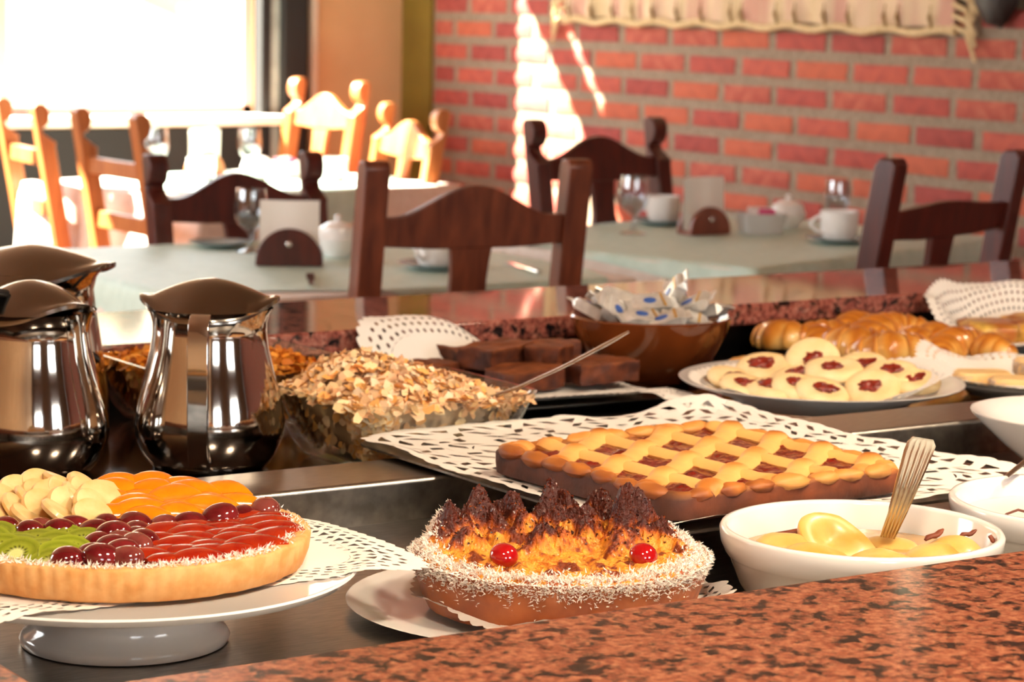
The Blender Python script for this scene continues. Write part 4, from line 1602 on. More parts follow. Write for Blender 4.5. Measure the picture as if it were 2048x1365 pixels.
LB = [(1.0, 0.965, None), (0.965, 0.905, ['irt', 'leaf', 'tri']), (0.905, 0.835, ['leaf', 'fael', None]), (0.835, 0.755, ['irt', 'leaf', None, 'fael', 'slit']), (0.755, 0.665, ['fael', None, 'leaf']), (0.665, 0.57, [None, 'leaf', None, 'irt'])]
o = doily_mesh(rect_outline(0.238, 0.252, 0.03), 68, LB, ld_z, 0.012).build('paper_doily', 'paper', loc=(LX, LY, DZ + 0.0005), sharp=None)
tag(o, 'large square lace paper doily under the lattice tart', 'doily')
lt = empty('lattice_tart', (1.392, 1.785, DZ + 0.0095), R(2))
tag(lt, 'square jam tart with a woven golden pastry lattice', 'tart')
AX, AY, HL = 0.139, 0.137, 0.026
M['tart_side'] = attr_mat('tart_side', 0.7, 160, 0.4, noise_amt=0.3, nscale=50)
M['pastry'] = attr_mat('pastry', 0.55, 200, 0.12, noise_amt=0.06, nscale=60, sss=0.1)
GOLD, TOAST, BROWN, DKB = lin('#e9b466')[:3], lin('#c8792b')[:3], lin('#7c3b16')[:3], lin('#4a200c')[:3]
sm = MB()
secs, cols = [], []
for ins, z, c in ((0.006, 0.0, DKB), (0.001, 0.003, DKB), (0.0, 0.012, BROWN), (0.0, HL - 0.005, BROWN), (0.003, HL - 0.001, TOAST), (0.008, HL, TOAST), (0.014, HL - 0.003, TOAST), (0.016, HL - 0.008, BROWN)):
    pts = rrect(AX - ins, AY - ins, 0.022, 8)
    # subdivide sides
    P = []
    for i in range(len(pts)):
        a, b = Vector(pts[i]), Vector(pts[(i + 1) % len(pts)])
        k = max(1, int((b - a).length / 0.006))
        for q in range(k):
            P.append(a.lerp(b, q / k))
    secs.append((P, z, c))
nP = min(len(s_[0]) for s_ in secs)


def resample(P, n):
    L = [0]
    for i in range(len(P)):
        L.append(L[-1] + (P[(i + 1) % len(P)] - P[i]).length)
    out = []
    j = 0
    for k in range(n):
        d_ = L[-1] * k / n
        while L[j + 1] < d_:
            j += 1
        out.append(P[j].lerp(P[(j + 1) % len(P)], (d_ - L[j]) / max(1e-9, L[j + 1] - L[j])))
    return out


S3, C3 = [], []
for P, z, c in secs:
    q = resample(P, 200)
    S3.append([(p.x * (1 + 0.012 * nz((p.x, p.y, z * 3), 24)), p.y * (1 + 0.012 * nz((p.x, p.y, z * 3 + 4), 24)), max(0, z + (0.0025 * nz((p.x, p.y, 1), 40) if z > 0.015 else 0))) for p in q])
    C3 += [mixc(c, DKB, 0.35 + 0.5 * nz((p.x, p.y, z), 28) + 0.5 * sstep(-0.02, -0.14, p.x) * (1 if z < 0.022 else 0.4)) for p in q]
sm.loft(S3, cap0=True, cap1=False)
sm.c = C3
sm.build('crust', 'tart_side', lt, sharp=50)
M['jam'] = mat('jam', '#7d1a0e', 0.16, col2='#5c1a10', scale=90, bmp=0.7, bdist=0.003, coat=0.4)
jm = MB().grid(60, 60, lambda u, v: ((u * 2 - 1) * (AX - 0.012), (v * 2 - 1) * (AY - 0.012), HL - 0.0038 + 0.003 * fbm(((u * 2 - 1) * AX, (v * 2 - 1) * AY, 0), 45, 3)))
jm.build('jam_filling', 'jam', lt, sharp=None)


def strip(p0, p1, width, layer, others):
    """pastry strip from p0 to p1 (xy), riding over or under strips whose centre lines cross it"""
    a, b = Vector(p0), Vector(p1)
    L = (b - a).length
    d_ = (b - a).normalized()
    nn_ = Vector((-d_.y, d_.x))
    n = max(8, int(L / 0.004))
    mb = MB()
    secs_, cl_ = [], []
    for i in range(n + 1):
        s_ = L * i / n
        p = a + d_ * s_
        over = 0.0
        for q0, q1, par in others:
            e = (q1 - q0)
            den = d_.x * e.y - d_.y * e.x
            if abs(den) < 1e-9:
                continue
            t_ = ((q0.x - a.x) * e.y - (q0.y - a.y) * e.x) / den
            u_ = ((q0.x - a.x) * d_.y - (q0.y - a.y) * d_.x) / den
            if -0.05 < u_ < 1.05:
                over = max(over, math.exp(-((s_ - t_) / 0.013) ** 2)) if layer else over
        end = min(s_, L - s_)
        bumpz = 0.0
        zb = HL - 0.0030 + 0.0042 * over + 0.002 * sstep(0.03, 0.008, end) - 0.004 * sstep(0.007, 0.0, end)
        w = width * (1 + 0.08 * nz((p.x, p.y, 3), 60)) * (0.75 + 0.25 * sstep(0.0, 0.008, end))
        sec = []
        for k in range(9):
            t_ = -1 + 2 * k / 8
            q = p + nn_ * (t_ * w / 2)
            z = zb + 0.0052 * (1 - abs(t_) ** 2.6) + 0.0006 * nz((q.x, q.y, 5), 120)
            sec.append((q.x, q.y, z))
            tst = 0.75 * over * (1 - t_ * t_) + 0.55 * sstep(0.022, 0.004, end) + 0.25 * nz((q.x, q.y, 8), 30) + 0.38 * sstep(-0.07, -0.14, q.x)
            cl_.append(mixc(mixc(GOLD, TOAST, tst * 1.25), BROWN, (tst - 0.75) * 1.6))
        q = p - nn_ * (w / 2)
        for k in range(2):
            q = p + nn_ * ((1 - 2 * k) * w / 2 * 0.9)
            sec.append((q.x, q.y, zb - 0.004))
            cl_.append(mixc(GOLD, TOAST, 0.3))
        secs_.append(sec)
    mb.loft(secs_)
    mb.c = cl_
    return mb


def clip_line(c, d_, hx, hy):
    t0, t1 = -9, 9
    for ax, h in ((0, hx), (1, hy)):
        if abs(d_[ax]) < 1e-9:
            if abs(c[ax]) > h:
                return None
            continue
        a, b = (-h - c[ax]) / d_[ax], (h - c[ax]) / d_[ax]
        t0, t1 = max(t0, min(a, b)), min(t1, max(a, b))
    if t1 - t0 < 0.035:
        return None
    return (c + d_ * t0, c + d_ * t1)


dA, dB = Vector((math.cos(R(36)), math.sin(R(36)))), Vector((math.cos(R(90)), math.sin(R(90))))
linesA, linesB = [], []
for k in range(-6, 7):
    r_ = clip_line(Vector((-dA.y, dA.x)) * (k * 0.0530 + 0.004), dA, AX - 0.007, AY - 0.007)
    if r_:
        linesA.append((r_[0], r_[1], k))
for k in range(-4, 5):
    r_ = clip_line(Vector((-dB.y, dB.x)) * (k * 0.0680 + 0.012), dB, AX - 0.007, AY - 0.007)
    if r_:
        linesB.append((r_[0], r_[1], k))
for q in linesB:
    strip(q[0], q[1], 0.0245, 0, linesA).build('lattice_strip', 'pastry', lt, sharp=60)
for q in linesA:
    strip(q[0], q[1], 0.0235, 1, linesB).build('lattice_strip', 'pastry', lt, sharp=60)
# crimped border knobs along the four edges
km_ = []
for i in range(8):
    def kf(d_, p, i=i):
        return p * (1 + 0.22 * nz(d_, 1.8, i))
    mb = MB()
    mb.ico((0, 0, 0), (0.0190, 0.0105, 0.0066), kf, 16, 11)
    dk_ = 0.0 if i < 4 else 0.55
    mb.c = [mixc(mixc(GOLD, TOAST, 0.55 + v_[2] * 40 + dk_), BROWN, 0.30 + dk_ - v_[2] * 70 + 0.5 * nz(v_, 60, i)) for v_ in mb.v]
    km_.append(mb.mesh('border_knob', 60))
rnd = random.Random(2)
for side in range(4):
    n_ = 7
    for i in range(n_):
        f = -1 + 2 * (i + 0.5 + rnd.uniform(-0.15, 0.15)) / n_
        if side < 2:
            x, y, rz = f * (AX - 0.014), (AY - 0.007) * (1 if side else -1), rnd.uniform(-0.25, 0.25)
        else:
            x, y, rz = (AX - 0.007) * (1 if side == 3 else -1), f * (AY - 0.014), PI / 2 + rnd.uniform(-0.25, 0.25)
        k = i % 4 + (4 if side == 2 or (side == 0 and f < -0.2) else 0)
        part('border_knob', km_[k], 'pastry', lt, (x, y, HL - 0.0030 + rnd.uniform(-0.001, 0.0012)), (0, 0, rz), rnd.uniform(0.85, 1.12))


# ------------------------------------------------------------------ ribbed white bowls
def oven_bowl(loc, r, h, label):
    pr = [(0.0, 0.0), (r * 0.74, 0.0), (r * 0.79, 0.003), (r * 0.86, h * 0.30), (r * 0.925, h * 0.60), (r * 0.945, h * 0.64), (r * 0.955, h * 0.66), (r * 0.99, h * 0.80), (r, h * 0.96), (r * 0.985, h), (r * 0.955, h), (r * 0.938, h * 0.95),
          (r * 0.91, h * 0.6), (r * 0.82, h * 0.2), (r * 0.70, 0.007), (0.0, 0.006)]
    o_ = MB().lathe(pr, 96).build('ceramic_bowl', 'porcelain', loc=loc, sharp=60)
    tag(o_, label, 'bowl', 'white oven bowls')
    return o_


PX, PY = 1.351, 1.508
oven_bowl((PX, PY, FZ), 0.1165, 0.065, 'white ceramic bowl of stewed pears with a spoon, front right')
M['syrup'] = mat('syrup', '#b98f50', 0.08, col2='#a97d40', scale=12, coat=0.5, sss=0.1)
o = MB().lathe([(0.0, 0.0), (0.05, 0.0), (0.1035, 0.0005)], 64).build('pear_syrup', 'syrup', loc=(PX, PY, FZ + 0.041))
tag(o, 'amber syrup around the stewed pears', 'syrup')
M['pear'] = mat('pear', '#c99640', 0.36, col2='#d8b066', scale=26, sss=0.35, coat=0.08, sssr=(0.012, 0.007, 0.003))


def pear_mesh(cav, seed):
    """half pear, flat cut face up (+z) with the cored hollow, rounded back below"""
    def fn(d_, p):
        k = 1 - 0.30 * max(0, d_.x) + 0.10 * nz(d_, 1.6, seed)
        q = Vector((p.x * 1.2, p.y * k, p.z * k))
        if q.z > 0:
            q.z *= 0.18
            if cav:
                e = math.hypot(q.x + 0.006, q.y) / 0.013
                q.z -= 0.011 * math.exp(-e * e)
        return q
    return MB().ico((0, 0, 0), (0.030, 0.027, 0.020), fn, 36, 28).mesh('pear_half', 70)


vx, vy = Vector((0.834, -0.551)), Vector((0.55, 0.834))


def vloc(cx, cy, a, b):
    p = Vector((cx, cy)) + vx * a + vy * b
    return (p.x, p.y)


pears = [(-0.018, 0.006, 0.053, (R(34), R(20), 0.1), True, 'large pear half turned up to show its hollow, in front of the spoon'),
         (-0.066, -0.006, 0.041, (R(170), R(-6), 0.6), False, 'pear half lying low at the left side of the pear bowl'),
         (-0.040, -0.048, 0.041, (R(165), 0.1, -0.2), False, 'pear half at the front left of the pear bowl'),
         (0.010, -0.055, 0.039, (R(178), 0.0, 0.3), False, 'pear half at the front of the pear bowl beside the dark bark'),
         (0.054, -0.034, 0.040, (R(160), 0.1, 0.9), False, 'pear half at the front right of the pear bowl'),
         (0.078, 0.004, 0.038, (R(190), 0.2, 1.6), False, 'pear half at the far right of the pear bowl under the bark'),
         (0.03, 0.05, 0.028, (R(180), 0.0, 2.4), False, 'pear half sunk in the syrup at the back of the bowl')]
for i, (a, b, z, rt, cav, lb) in enumerate(pears):
    x, y = vloc(PX, PY, a, b)
    o = bpy.data.objects.new('pear_half', pear_mesh(cav, i * 1.7))
    o.data.materials.append(M['pear'])
    C.objects.link(o)
    o.location = (x, y, FZ + z)
    o.rotation_euler = (rt[0], rt[1], rt[2] + VA)
    tag(o, lb, 'pear', 'stewed pear halves')
M['bark'] = mat('cinnamon_bark', '#5a2412', 0.6, col2='#7d3a1c', scale=60, bmp=0.5)


def stick(a0, b0, z0, a1, b1, z1, r, label):
    p0, p1 = vloc(PX, PY, a0, b0), vloc(PX, PY, a1, b1)
    pts = [(p0[0] + (p1[0] - p0[0]) * k / 6, p0[1] + (p1[1] - p0[1]) * k / 6, FZ + z0 + (z1 - z0) * k / 6 + 0.001 * math.sin(k * 1.3)) for k in range(7)]
    o_ = MB().tube(pts, [r * 0.5, r, r * 0.9, r * 1.05, r, r * 0.9, r * 0.3], 10, flat=0.6).build('cinnamon_bark', 'bark', sharp=60)
    tag(o_, label, 'cinnamon', 'cinnamon bark in the pears')


stick(-0.080, 0.012, 0.050, -0.030, 0.030, 0.060, 0.0045, 'long cinnamon stick resting behind the large pear half')
stick(-0.006, -0.072, 0.052, 0.008, -0.080, 0.049, 0.0035, 'short dark bark sliver at the front of the pear bowl')
stick(0.052, -0.004, 0.056, 0.068, 0.004, 0.063, 0.0035, 'dark bark sliver right of the spoon')
stick(0.082, 0.004, 0.058, 0.096, 0.008, 0.062, 0.003, 'thin bark sliver at the right rim of the pear bowl')
stick(0.104, -0.004, 0.060, 0.110, -0.008, 0.056, 0.003, 'small bark chip at the far right of the pear bowl')
# ribbed gilt spoon handle standing in the pears
sp = empty('serving_spoon', (*vloc(PX, PY, 0.026, 0.03), FZ + 0.050))
tag(sp, 'ribbed golden spoon handle standing in the stewed pears', 'spoon')
hp = [Vector((0.0, 0.0, 0.0)), Vector((0.006, -0.004, 0.02)), Vector((0.0125, -0.008, 0.045)), Vector((0.0195, -0.012, 0.072)), Vector((0.0215, -0.0135, 0.080)), Vector((0.0225, -0.014, 0.085))]
hw = [0.0062, 0.0075, 0.0098, 0.0118, 0.0118, 0.0085]
hm = MB()
ss = []
for p, w in zip(hp, hw):
    row = []
    for k in range(17):
        t_ = -1 + 2 * k / 16
        rib = 0.0004 * (0.5 + 0.5 * math.cos(t_ * PI * 5)) if p.z < 0.078 else 0.0005
        q = p + Vector((vx.x, vx.y, -0.15)) * (t_ * w) + Vector((-vy.x, -vy.y, 0.1)) * (0.0012 + rib)
        row.append(tuple(q))
    for k in range(16, -1, -2):
        t_ = -1 + 2 * k / 16
        row.append(tuple(p + Vector((vx.x, vx.y, -0.15)) * (t_ * w) - Vector((-vy.x, -vy.y, 0.1)) * 0.0012))
    ss.append(row)
hm.loft(ss).build('handle', 'cutlery', sp, sharp=30)
MB().ico((-0.012, 0.006, -0.018), (0.022, 0.015, 0.006), None, 20, 10).build('spoon_head', 'cutlery', sp)

CX_, CY_ = 1.605, 1.505
oven_bowl((CX_, CY_, FZ), 0.1165, 0.065, 'white ceramic bowl with a dark cherry at the right edge')
o = MB().lathe([(0.0, 0.0), (0.05, 0.0), (0.106, 0.0005)], 64).build('cream_filling', mat('pink_cream', '#e6d3cd', 0.35, sss=0.2), loc=(CX_, CY_, FZ + 0.046))
tag(o, 'pale pink cream in the bowl at the right edge', 'cream')
ch = empty('cherry', (*vloc(CX_, CY_, -0.048, -0.044), FZ + 0.055))
tag(ch, 'dark red cherry with a curved stem in the bowl at the right edge', 'cherry')
part('fruit', MB().ico((0, 0, 0), (0.0115, 0.0115, 0.0105), None, 24, 16), 'cherry', ch, (0, 0, 0), (0, 0, 0))
MB().tube([(-0.010 * vx.x, -0.010 * vx.y, 0.006), (-0.018 * vx.x, -0.018 * vx.y, 0.008), (-0.028 * vx.x, -0.028 * vx.y, 0.004), (-0.036 * vx.x, -0.036 * vx.y, -0.004)], 0.0011, 8).build('stem', mat('stem', '#6b3a2a', 0.6), ch)
pA, pB = vloc(CX_, CY_, -0.05, 0.09), vloc(CX_, CY_, -0.010, 0.12)
utensil('dessert_fork', [(pA[0], pA[1], FZ + 0.066), ((pA[0] + pB[0]) / 2, (pA[1] + pB[1]) / 2, FZ + 0.078), (pB[0], pB[1], FZ + 0.088)], [0.003, 0.0035, 0.0025], 'silver', 'slim silver fork tip behind the cherry bowl', 'fork', flat=0.5)

# shallow white bowl of green jelly at the right edge
o = MB().lathe([(0.0, 0.0), (0.05, 0.0), (0.056, 0.004), (0.085, 0.028), (0.117, 0.058), (0.1185, 0.061), (0.1155, 0.061), (0.100, 0.050), (0.078, 0.036), (0.055, 0.022), (0.0, 0.018)], 80).build('wide_bowl', 'porcelain', loc=(1.970, 1.855, FZ), sharp=60)
tag(o, 'wide white bowl with flared rim holding green jelly, right edge', 'bowl')
for i, (x, y, z, s_) in enumerate([(0.0, 0.0, 0.030, 1.0), (-0.035, -0.02, 0.030, 0.8), (-0.02, 0.03, 0.031, 0.8), (-0.05, 0.012, 0.034, 0.6), (0.03, -0.02, 0.032, 0.9)]):
    o = MB().ico((0, 0, 0), (0.024 * s_, 0.020 * s_, 0.013 * s_), lambda d_, p, i=i: p * (1 + 0.2 * nz(d_, 2.5, i)), 16, 10).build('jelly_lump', mat('green_jelly_%d' % i, '#a9ac4e', 0.1, col2='#cfcf86', scale=40, sss=0.3, coat=0.5), loc=(1.970 + x, 1.855 + y, FZ + z))
    tag(o, ['central lump of green jelly in the wide bowl', 'front lump of green jelly in the wide bowl', 'rear lump of green jelly in the wide bowl', 'smallest green jelly lump nearest the left rim', 'green jelly lump at the right of the wide bowl'][i], 'jelly', 'green jelly lumps')

# ------------------------------------------------------------------ jam cookies on a white plate
QX, QY = 1.955, 2.265
plate('cookie_plate', (QX, QY, FZ + 0.012), 0.172, 0.030, 'white plate piled with pale jam-centred cookies')
cd_ = doily_mesh(circ_outline(0.157), 76, [(1.0, 0.95, None), (0.95, 0.90, ['dot']), (0.90, 0.85, ['dia', 'dot']), (0.85, 0.80, ['dot', None])],
                 lambda x, y: 0.0095 + 0.36 * max(0, math.hypot(x, y) - 0.108) + 0.006 * max(0, nz((x, y, 2), 22)) * sstep(0.06, 0.14, math.hypot(x, y)) + 0.020 * sstep(0.05, 0.15, vx.x * x + vx.y * y), 0.025)
o = cd_.build('paper_doily', 'paper', loc=(QX, QY, FZ + 0.012), sharp=None)
tag(o, 'crumpled white doily under the jam-centred cookies', 'doily')
M['cookie'] = mat('cookie', '#f2dbaa', 0.7, col2='#eccb90', scale=40, bmp=0.15, sss=0.15)
M['quince'] = mat('quince_jam', '#8e2a18', 0.3, col2='#6f1c12', scale=120, bmp=0.6, coat=0.2)
ckm = MB().lathe([(0.0, -0.006), (0.028, -0.006), (0.0335, -0.003), (0.034, 0.001), (0.031, 0.0055), (0.022, 0.0068), (0.012, 0.005), (0.0, 0.004)], 36).mesh('cookie', 50)
jmm = [MB().ico((0, 0, 0), (0.0135, 0.0095, 0.0042), lambda d_, p, i=i: p * (1 + 0.65 * fbm(d_, 2.0, 3, i * 4.0)), 18, 12).mesh('jam', 60) for i in range(4)]
cookies = [(-0.112, 0.018, 0.024, -14, 'leftmost jam cookie on the white plate'), (-0.068, 0.062, 0.034, -20, 'jam cookie at the back left of the plate'), (-0.004, 0.060, 0.044, -48, 'upright jam cookie facing the viewer at the back of the plate'),
           (0.062, 0.052, 0.038, -22, 'jam cookie right of the upright one'), (-0.098, -0.036, 0.022, -12, 'jam cookie at the front left of the plate'), (-0.066, -0.058, 0.023, -10, 'second jam cookie from the left along the front'),
           (0.018, 0.006, 0.040, -12, 'jam cookie in the centre on top of the pile'), (-0.034, -0.062, 0.026, -16, 'front jam cookie left of the centre'), (-0.006, -0.086, 0.024, -18, 'frontmost jam cookie on the plate'),
           (0.062, -0.058, 0.026, -30, 'jam cookie tilted at the front right of the plate'), (0.092, -0.010, 0.038, -16, 'jam cookie near the right of the plate'), (0.118, -0.030, 0.032, -14, 'rightmost jam cookie on the white plate'),
           (-0.030, 0.006, 0.030, -8, 'jam cookie half hidden under the central one')]
for i, (a, b, z, tilt, lb) in enumerate(cookies):
    rnd = random.Random(i + 70)
    x, y = vloc(QX, QY, a * 0.92, b * 0.80 + 0.014)
    t = empty('jam_cookie', (x, y, FZ + 0.010 + z))
    t.rotation_euler = Matrix.Rotation(VA, 3, 'Z').to_4x4().to_euler()
    q = Matrix.Rotation(VA, 3, 'Z') @ Matrix.Rotation(R(-tilt), 3, 'X') @ Matrix.Rotation(R(rnd.uniform(-14, 14)), 3, 'Y')
    t.rotation_euler = q.to_euler()
    tag(t, lb, 'cookie', 'jam cookies')
    part('biscuit', ckm, 'cookie', t, (0, 0, 0), (0, 0, 0), rnd.uniform(0.95, 1.08))
    part('jam', jmm[i % 4], 'quince', t, (rnd.uniform(-.003, .003), rnd.uniform(-.003, .003), 0.0065), (0, 0, rnd.uniform(-0.5, 0.5)), rnd.uniform(0.9, 1.15))

# amber dish with a doily and two buns, half under the cookie plate
o = MB().lathe([(0.0, 0.0), (0.08, 0.0), (0.10, 0.004), (0.128, 0.012), (0.1285, 0.0135), (0.1, 0.007), (0.0, 0.004)], 64).build('amber_dish', mat('amber_glass', '#7d4512', 0.08, coat=0.6), loc=(1.905, 2.300, FZ))
o.scale = (0.93, 0.93, 0.8)
tag(o, 'amber glass dish partly hidden under the cookie plate', 'dish')
o = doily_mesh(rect_outline(0.055, 0.042, 0.012), 40, [(1.0, 0.92, None), (0.92, 0.78, ['dot']), (0.78, 0.62, ['dot', None])], lambda x, y: 0.004 + 0.006 * nz((x, y, 5), 30), 0.03).build('paper_doily', 'paper', loc=(1.795, 2.315, FZ + 0.018), rot=(R(8), R(6), R(20)), sharp=None)
tag(o, 'small doily corner sticking out left of the cookie plate', 'doily')
M['bun'] = mat('bun', '#d99545', 0.5, col2='#e8b568', scale=40, bmp=0.2, sss=0.1)
for (x, y, s_, lb) in [(1.985, 2.455, 1.0, 'small golden bun behind the left of the cookie plate'), (2.045, 2.465, 0.9, 'small golden bun behind the upright cookie')]:
    o = MB().ico((0, 0, 0), (0.036 * s_, 0.026 * s_, 0.022 * s_), lambda d_, p: p * (1 + 0.16 * fbm(d_, 2, 3, x)), 22, 14).build('bread_bun', 'bun', loc=(x, y, FZ + 0.020), rot=(0, 0, R(30)))
    tag(o, lb, 'bun', 'golden buns')

# ------------------------------------------------------------------ chocolate brownies on a tray
tb = MB()
secs = []
for ins, z in ((0.010, 0.0), (0.0, 0.007), (0.0, 0.009), (0.004, 0.009), (0.016, 0.003)):
    secs.append([(x, y, z) for x, y in rrect(0.150 - ins, 0.150 - ins, 0.04, 6)])
BXc, BYc = 1.712, 2.555
o = tb.loft(secs).build('serving_tray', mat('grey_tray', '#8f8c86', 0.25, 1.0), loc=(BXc, BYc, FZ), rot=(0, 0, R(-4)))
tag(o, 'grey metal tray of chocolate brownies', 'tray')


def bd_z(x, y):
    e = sstep(0.07, 0.155, y)
    f = sstep(-0.10, -0.15, y)
    return 0.0100 + 0.074 * e * sstep(0.12, -0.04, x) + 0.014 * f + 0.003 * nz((x, y, 3), 20)


o = doily_mesh(rect_outline(0.150, 0.158, 0.05), 92, [(1.0, 0.955, None), (0.955, 0.90, ['dot']), (0.90, 0.845, ['dot', 'dia']), (0.845, 0.79, ['dot'])], bd_z, 0.025).build('paper_doily', 'paper', loc=(BXc - 0.022, BYc - 0.010, FZ), rot=(0, 0, R(-4)), sharp=None)
tag(o, 'white scalloped doily curling up behind the chocolate brownies', 'doily')
BT, BS, BD = lin('#6b3418')[:3], lin('#3a170c')[:3], lin('#854a28')[:3]


def brownie_mesh(sx, sy, sz, seed):
    mb = MB()

    def face(fn, nu, nv):
        vs_, fs_, cs_ = [], [], []
        for j in range(nv + 1):
            for i in range(nu + 1):
                p = Vector(fn(i / nu, j / nv))
                top_ = p.z > sz * 0.49
                n_ = Vector((nz(p, 38, seed), nz(p, 38, seed + 3), nz(p, 38, seed + 6)))
                n2 = Vector((nz(p, 120, seed), nz(p, 120, seed + 3), nz(p, 120, seed + 6)))
                q = p + n_ * 0.0035 + n2 * (0.0018 if not top_ else 0.0008)
                vs_.append(q)
                cs_.append(mixc(BT, BD, 0.5 + nz(p, 50, seed + 8)) if top_ else mixc(BS, BT, 0.4 + 0.8 * nz(p, 80, seed)))
        for j in range(nv):
            for i in range(nu):
                a = j * (nu + 1) + i
                fs_.append((a, a + 1, a + nu + 2, a + nu + 1))
        mb.add(vs_, fs_, cs_)
    hx, hy, hz = sx / 2, sy / 2, sz / 2
    face(lambda u, v: ((u * 2 - 1) * hx, (v * 2 - 1) * hy, hz), 14, 12)
    face(lambda u, v: ((u * 2 - 1) * hx, (1 - v * 2) * hy, -hz), 14, 12)
    face(lambda u, v: ((u * 2 - 1) * hx, -hy, (v * 2 - 1) * hz), 14, 6)
    face(lambda u, v: ((1 - u * 2) * hx, hy, (v * 2 - 1) * hz), 14, 6)
    face(lambda u, v: (hx, (u * 2 - 1) * hy, (v * 2 - 1) * hz), 12, 6)
    face(lambda u, v: (-hx, (1 - u * 2) * hy, (v * 2 - 1) * hz), 12, 6)
    me = mb.mesh('brownie', 40)
    me.materials.append(M['brownie'])
    return me


M['brownie'] = attr_mat('brownie', 0.6, 120, 0.6, noise_amt=0.3, nscale=70, spec=0.3)
brs = [(1.700, 2.640, 0.028, 0.085, 0.06, 5, 'brownie at the back left of the tray'), (1.785, 2.650, 0.028, 0.08, 0.06, -4, 'brownie at the back middle of the tray'),
       (1.690, 2.575, 0.046, 0.08, 0.058, 14, 'uppermost brownie stacked on the left of the pile'), (1.768, 2.590, 0.044, 0.08, 0.058, -8, 'brownie stacked on the right of the pile'),
       (1.690, 2.512, 0.026, 0.082, 0.056, 6, 'crumbling brownie at the front of the pile'), (1.788, 2.500, 0.030, 0.082, 0.078, -6, 'large flat brownie at the right front of the tray'),
       (1.618, 2.61, 0.024, 0.05, 0.05, 20, 'small brownie by the upturned doily at the left'), (1.742, 2.536, 0.047, 0.05, 0.045, 32, 'broken brownie corner lying on top of the front row')]
for i, (x, y, z, sx, sy, rz, lb) in enumerate(brs):
    o = bpy.data.objects.new('brownie', brownie_mesh(sx, sy, 0.030 if i < 2 else 0.026, i * 5.3))
    C.objects.link(o)
    o.location = (x, y, FZ + z + 0.002)
    o.rotation_euler = (R(random.uniform(-5, 5)), R(random.uniform(-5, 5)), R(rz))
    tag(o, lb, 'brownie', 'chocolate brownies')

# ------------------------------------------------------------------ brown bowl of foil-wrapped butter pats
WX, WY = 1.918, 2.545
WX, WY = 1.921, 2.566
M['brown_glaze'] = mat('brown_glaze', '#6f3513', 0.12, col2='#4e2410', scale=8, coat=0.7)
o = MB().lathe([(0.0, 0.0), (0.052, 0.0), (0.058, 0.004), (0.082, 0.030), (0.098, 0.062), (0.1035, 0.080), (0.105, 0.085), (0.102, 0.087), (0.097, 0.082), (0.090, 0.060), (0.070, 0.026), (0.045, 0.010), (0.0, 0.008)], 80).build('glazed_bowl', 'brown_glaze', loc=(WX, WY, FZ), sharp=60)
o.scale = (1, 1, 1)
tag(o, 'brown glazed bowl heaped with foil-wrapped butter pats', 'bowl')
M['foil'] = mat('foil', '#e4e0d9', 0.28, 0.45, col2='#c9c5bd', scale=60, bmp=0.8, bdist=0.003)
M['foil_blue'] = mat('print_blue', '#3f64b0', 0.35, 0.2)
M['foil_gold'] = mat('print_gold', '#c79a4a', 0.3, 0.4)


def pat_mesh():
    mb = MB()
    secs_ = []
    for x, hy, hz in ((-0.034, 0.013, 0.0012), (-0.026, 0.011, 0.0015), (-0.022, 0.013, 0.006), (-0.019, 0.0145, 0.0072), (0.019, 0.0145, 0.0072), (0.022, 0.013, 0.006), (0.026, 0.011, 0.0015), (0.034, 0.013, 0.0012)):
        secs_.append([(x + 0.0008 * nz((y, z, x), 300), y, z + 0.0012 * nz((x, y, z), 160)) for y, z in ((-hy, -hz), (0, -hz), (hy, -hz), (hy, hz), (hy * 0.5, hz), (0, hz), (-hy * 0.5, hz), (-hy, hz))])
    mb.loft(secs_)
    return mb.mesh('wrapper', 30)


patm = pat_mesh()
ovm = MB().prism([(0.0085 * math.cos(2 * PI * k / 20), 0.0055 * math.sin(2 * PI * k / 20)) for k in range(20)], lambda a, b, q: (a, b, q), 0.0078, 0.0086).mesh('print', 30)
bdm = MB().box((0.014, 0, 0.0081), (0.003, 0.027, 0.0009)).mesh('print', 30)
rnd = random.Random(21)
pl = ['at the left rim', 'leaning left over the rim', 'standing at the left of the heap', 'at the back left', 'with its blue oval towards the viewer, centre left', 'lying flat at the front', 'with its blue oval uppermost in the middle', 'at the back of the heap',
      'standing upright at the right', 'slanting down at the right rim', 'at the far right', 'tucked low on the right', 'low between the others in front', 'topmost at the back right']
pos = [(-0.076, 0.012, 0.092, 10, 24), (-0.052, -0.004, 0.100, 22, 28), (-0.040, 0.030, 0.104, 34, 20), (-0.014, 0.05, 0.100, 12, -10), (-0.046, -0.036, 0.094, -40, 60), (-0.012, -0.055, 0.090, -22, 4),
       (0.0, -0.02, 0.104, -30, -4), (0.022, 0.045, 0.100, 16, 12), (0.030, 0.010, 0.116, -24, -62), (0.052, -0.020, 0.104, -20, -30), (0.074, 0.010, 0.092, 10, -16), (0.044, -0.052, 0.089, -18, 14), (0.016, -0.064, 0.088, -16, -20), (0.04, 0.04, 0.108, 20, 40)]
for i, (a, b, z, tx, ty) in enumerate(pos):
    x, y = vloc(WX, WY, a, b)
    t = empty('butter_pat', (x, y, FZ + z - 0.002))
    q = Matrix.Rotation(VA + rnd.uniform(-0.5, 0.5), 3, 'Z') @ Matrix.Rotation(R(-tx), 3, 'X') @ Matrix.Rotation(R(ty), 3, 'Y')
    t.rotation_euler = q.to_euler()
    tag(t, 'silver foil butter pat ' + pl[i], 'butter pat', 'foil butter pats')
    wp = part('wrapper', patm, 'foil', t, (0, 0, 0), (0, 0, 0))
    part('print', ovm, 'foil_blue', wp, (-0.004, 0, 0), (0, 0, 0))
    part('print', bdm, 'foil_gold', wp, (0, 0, 0), (0, 0, 0))
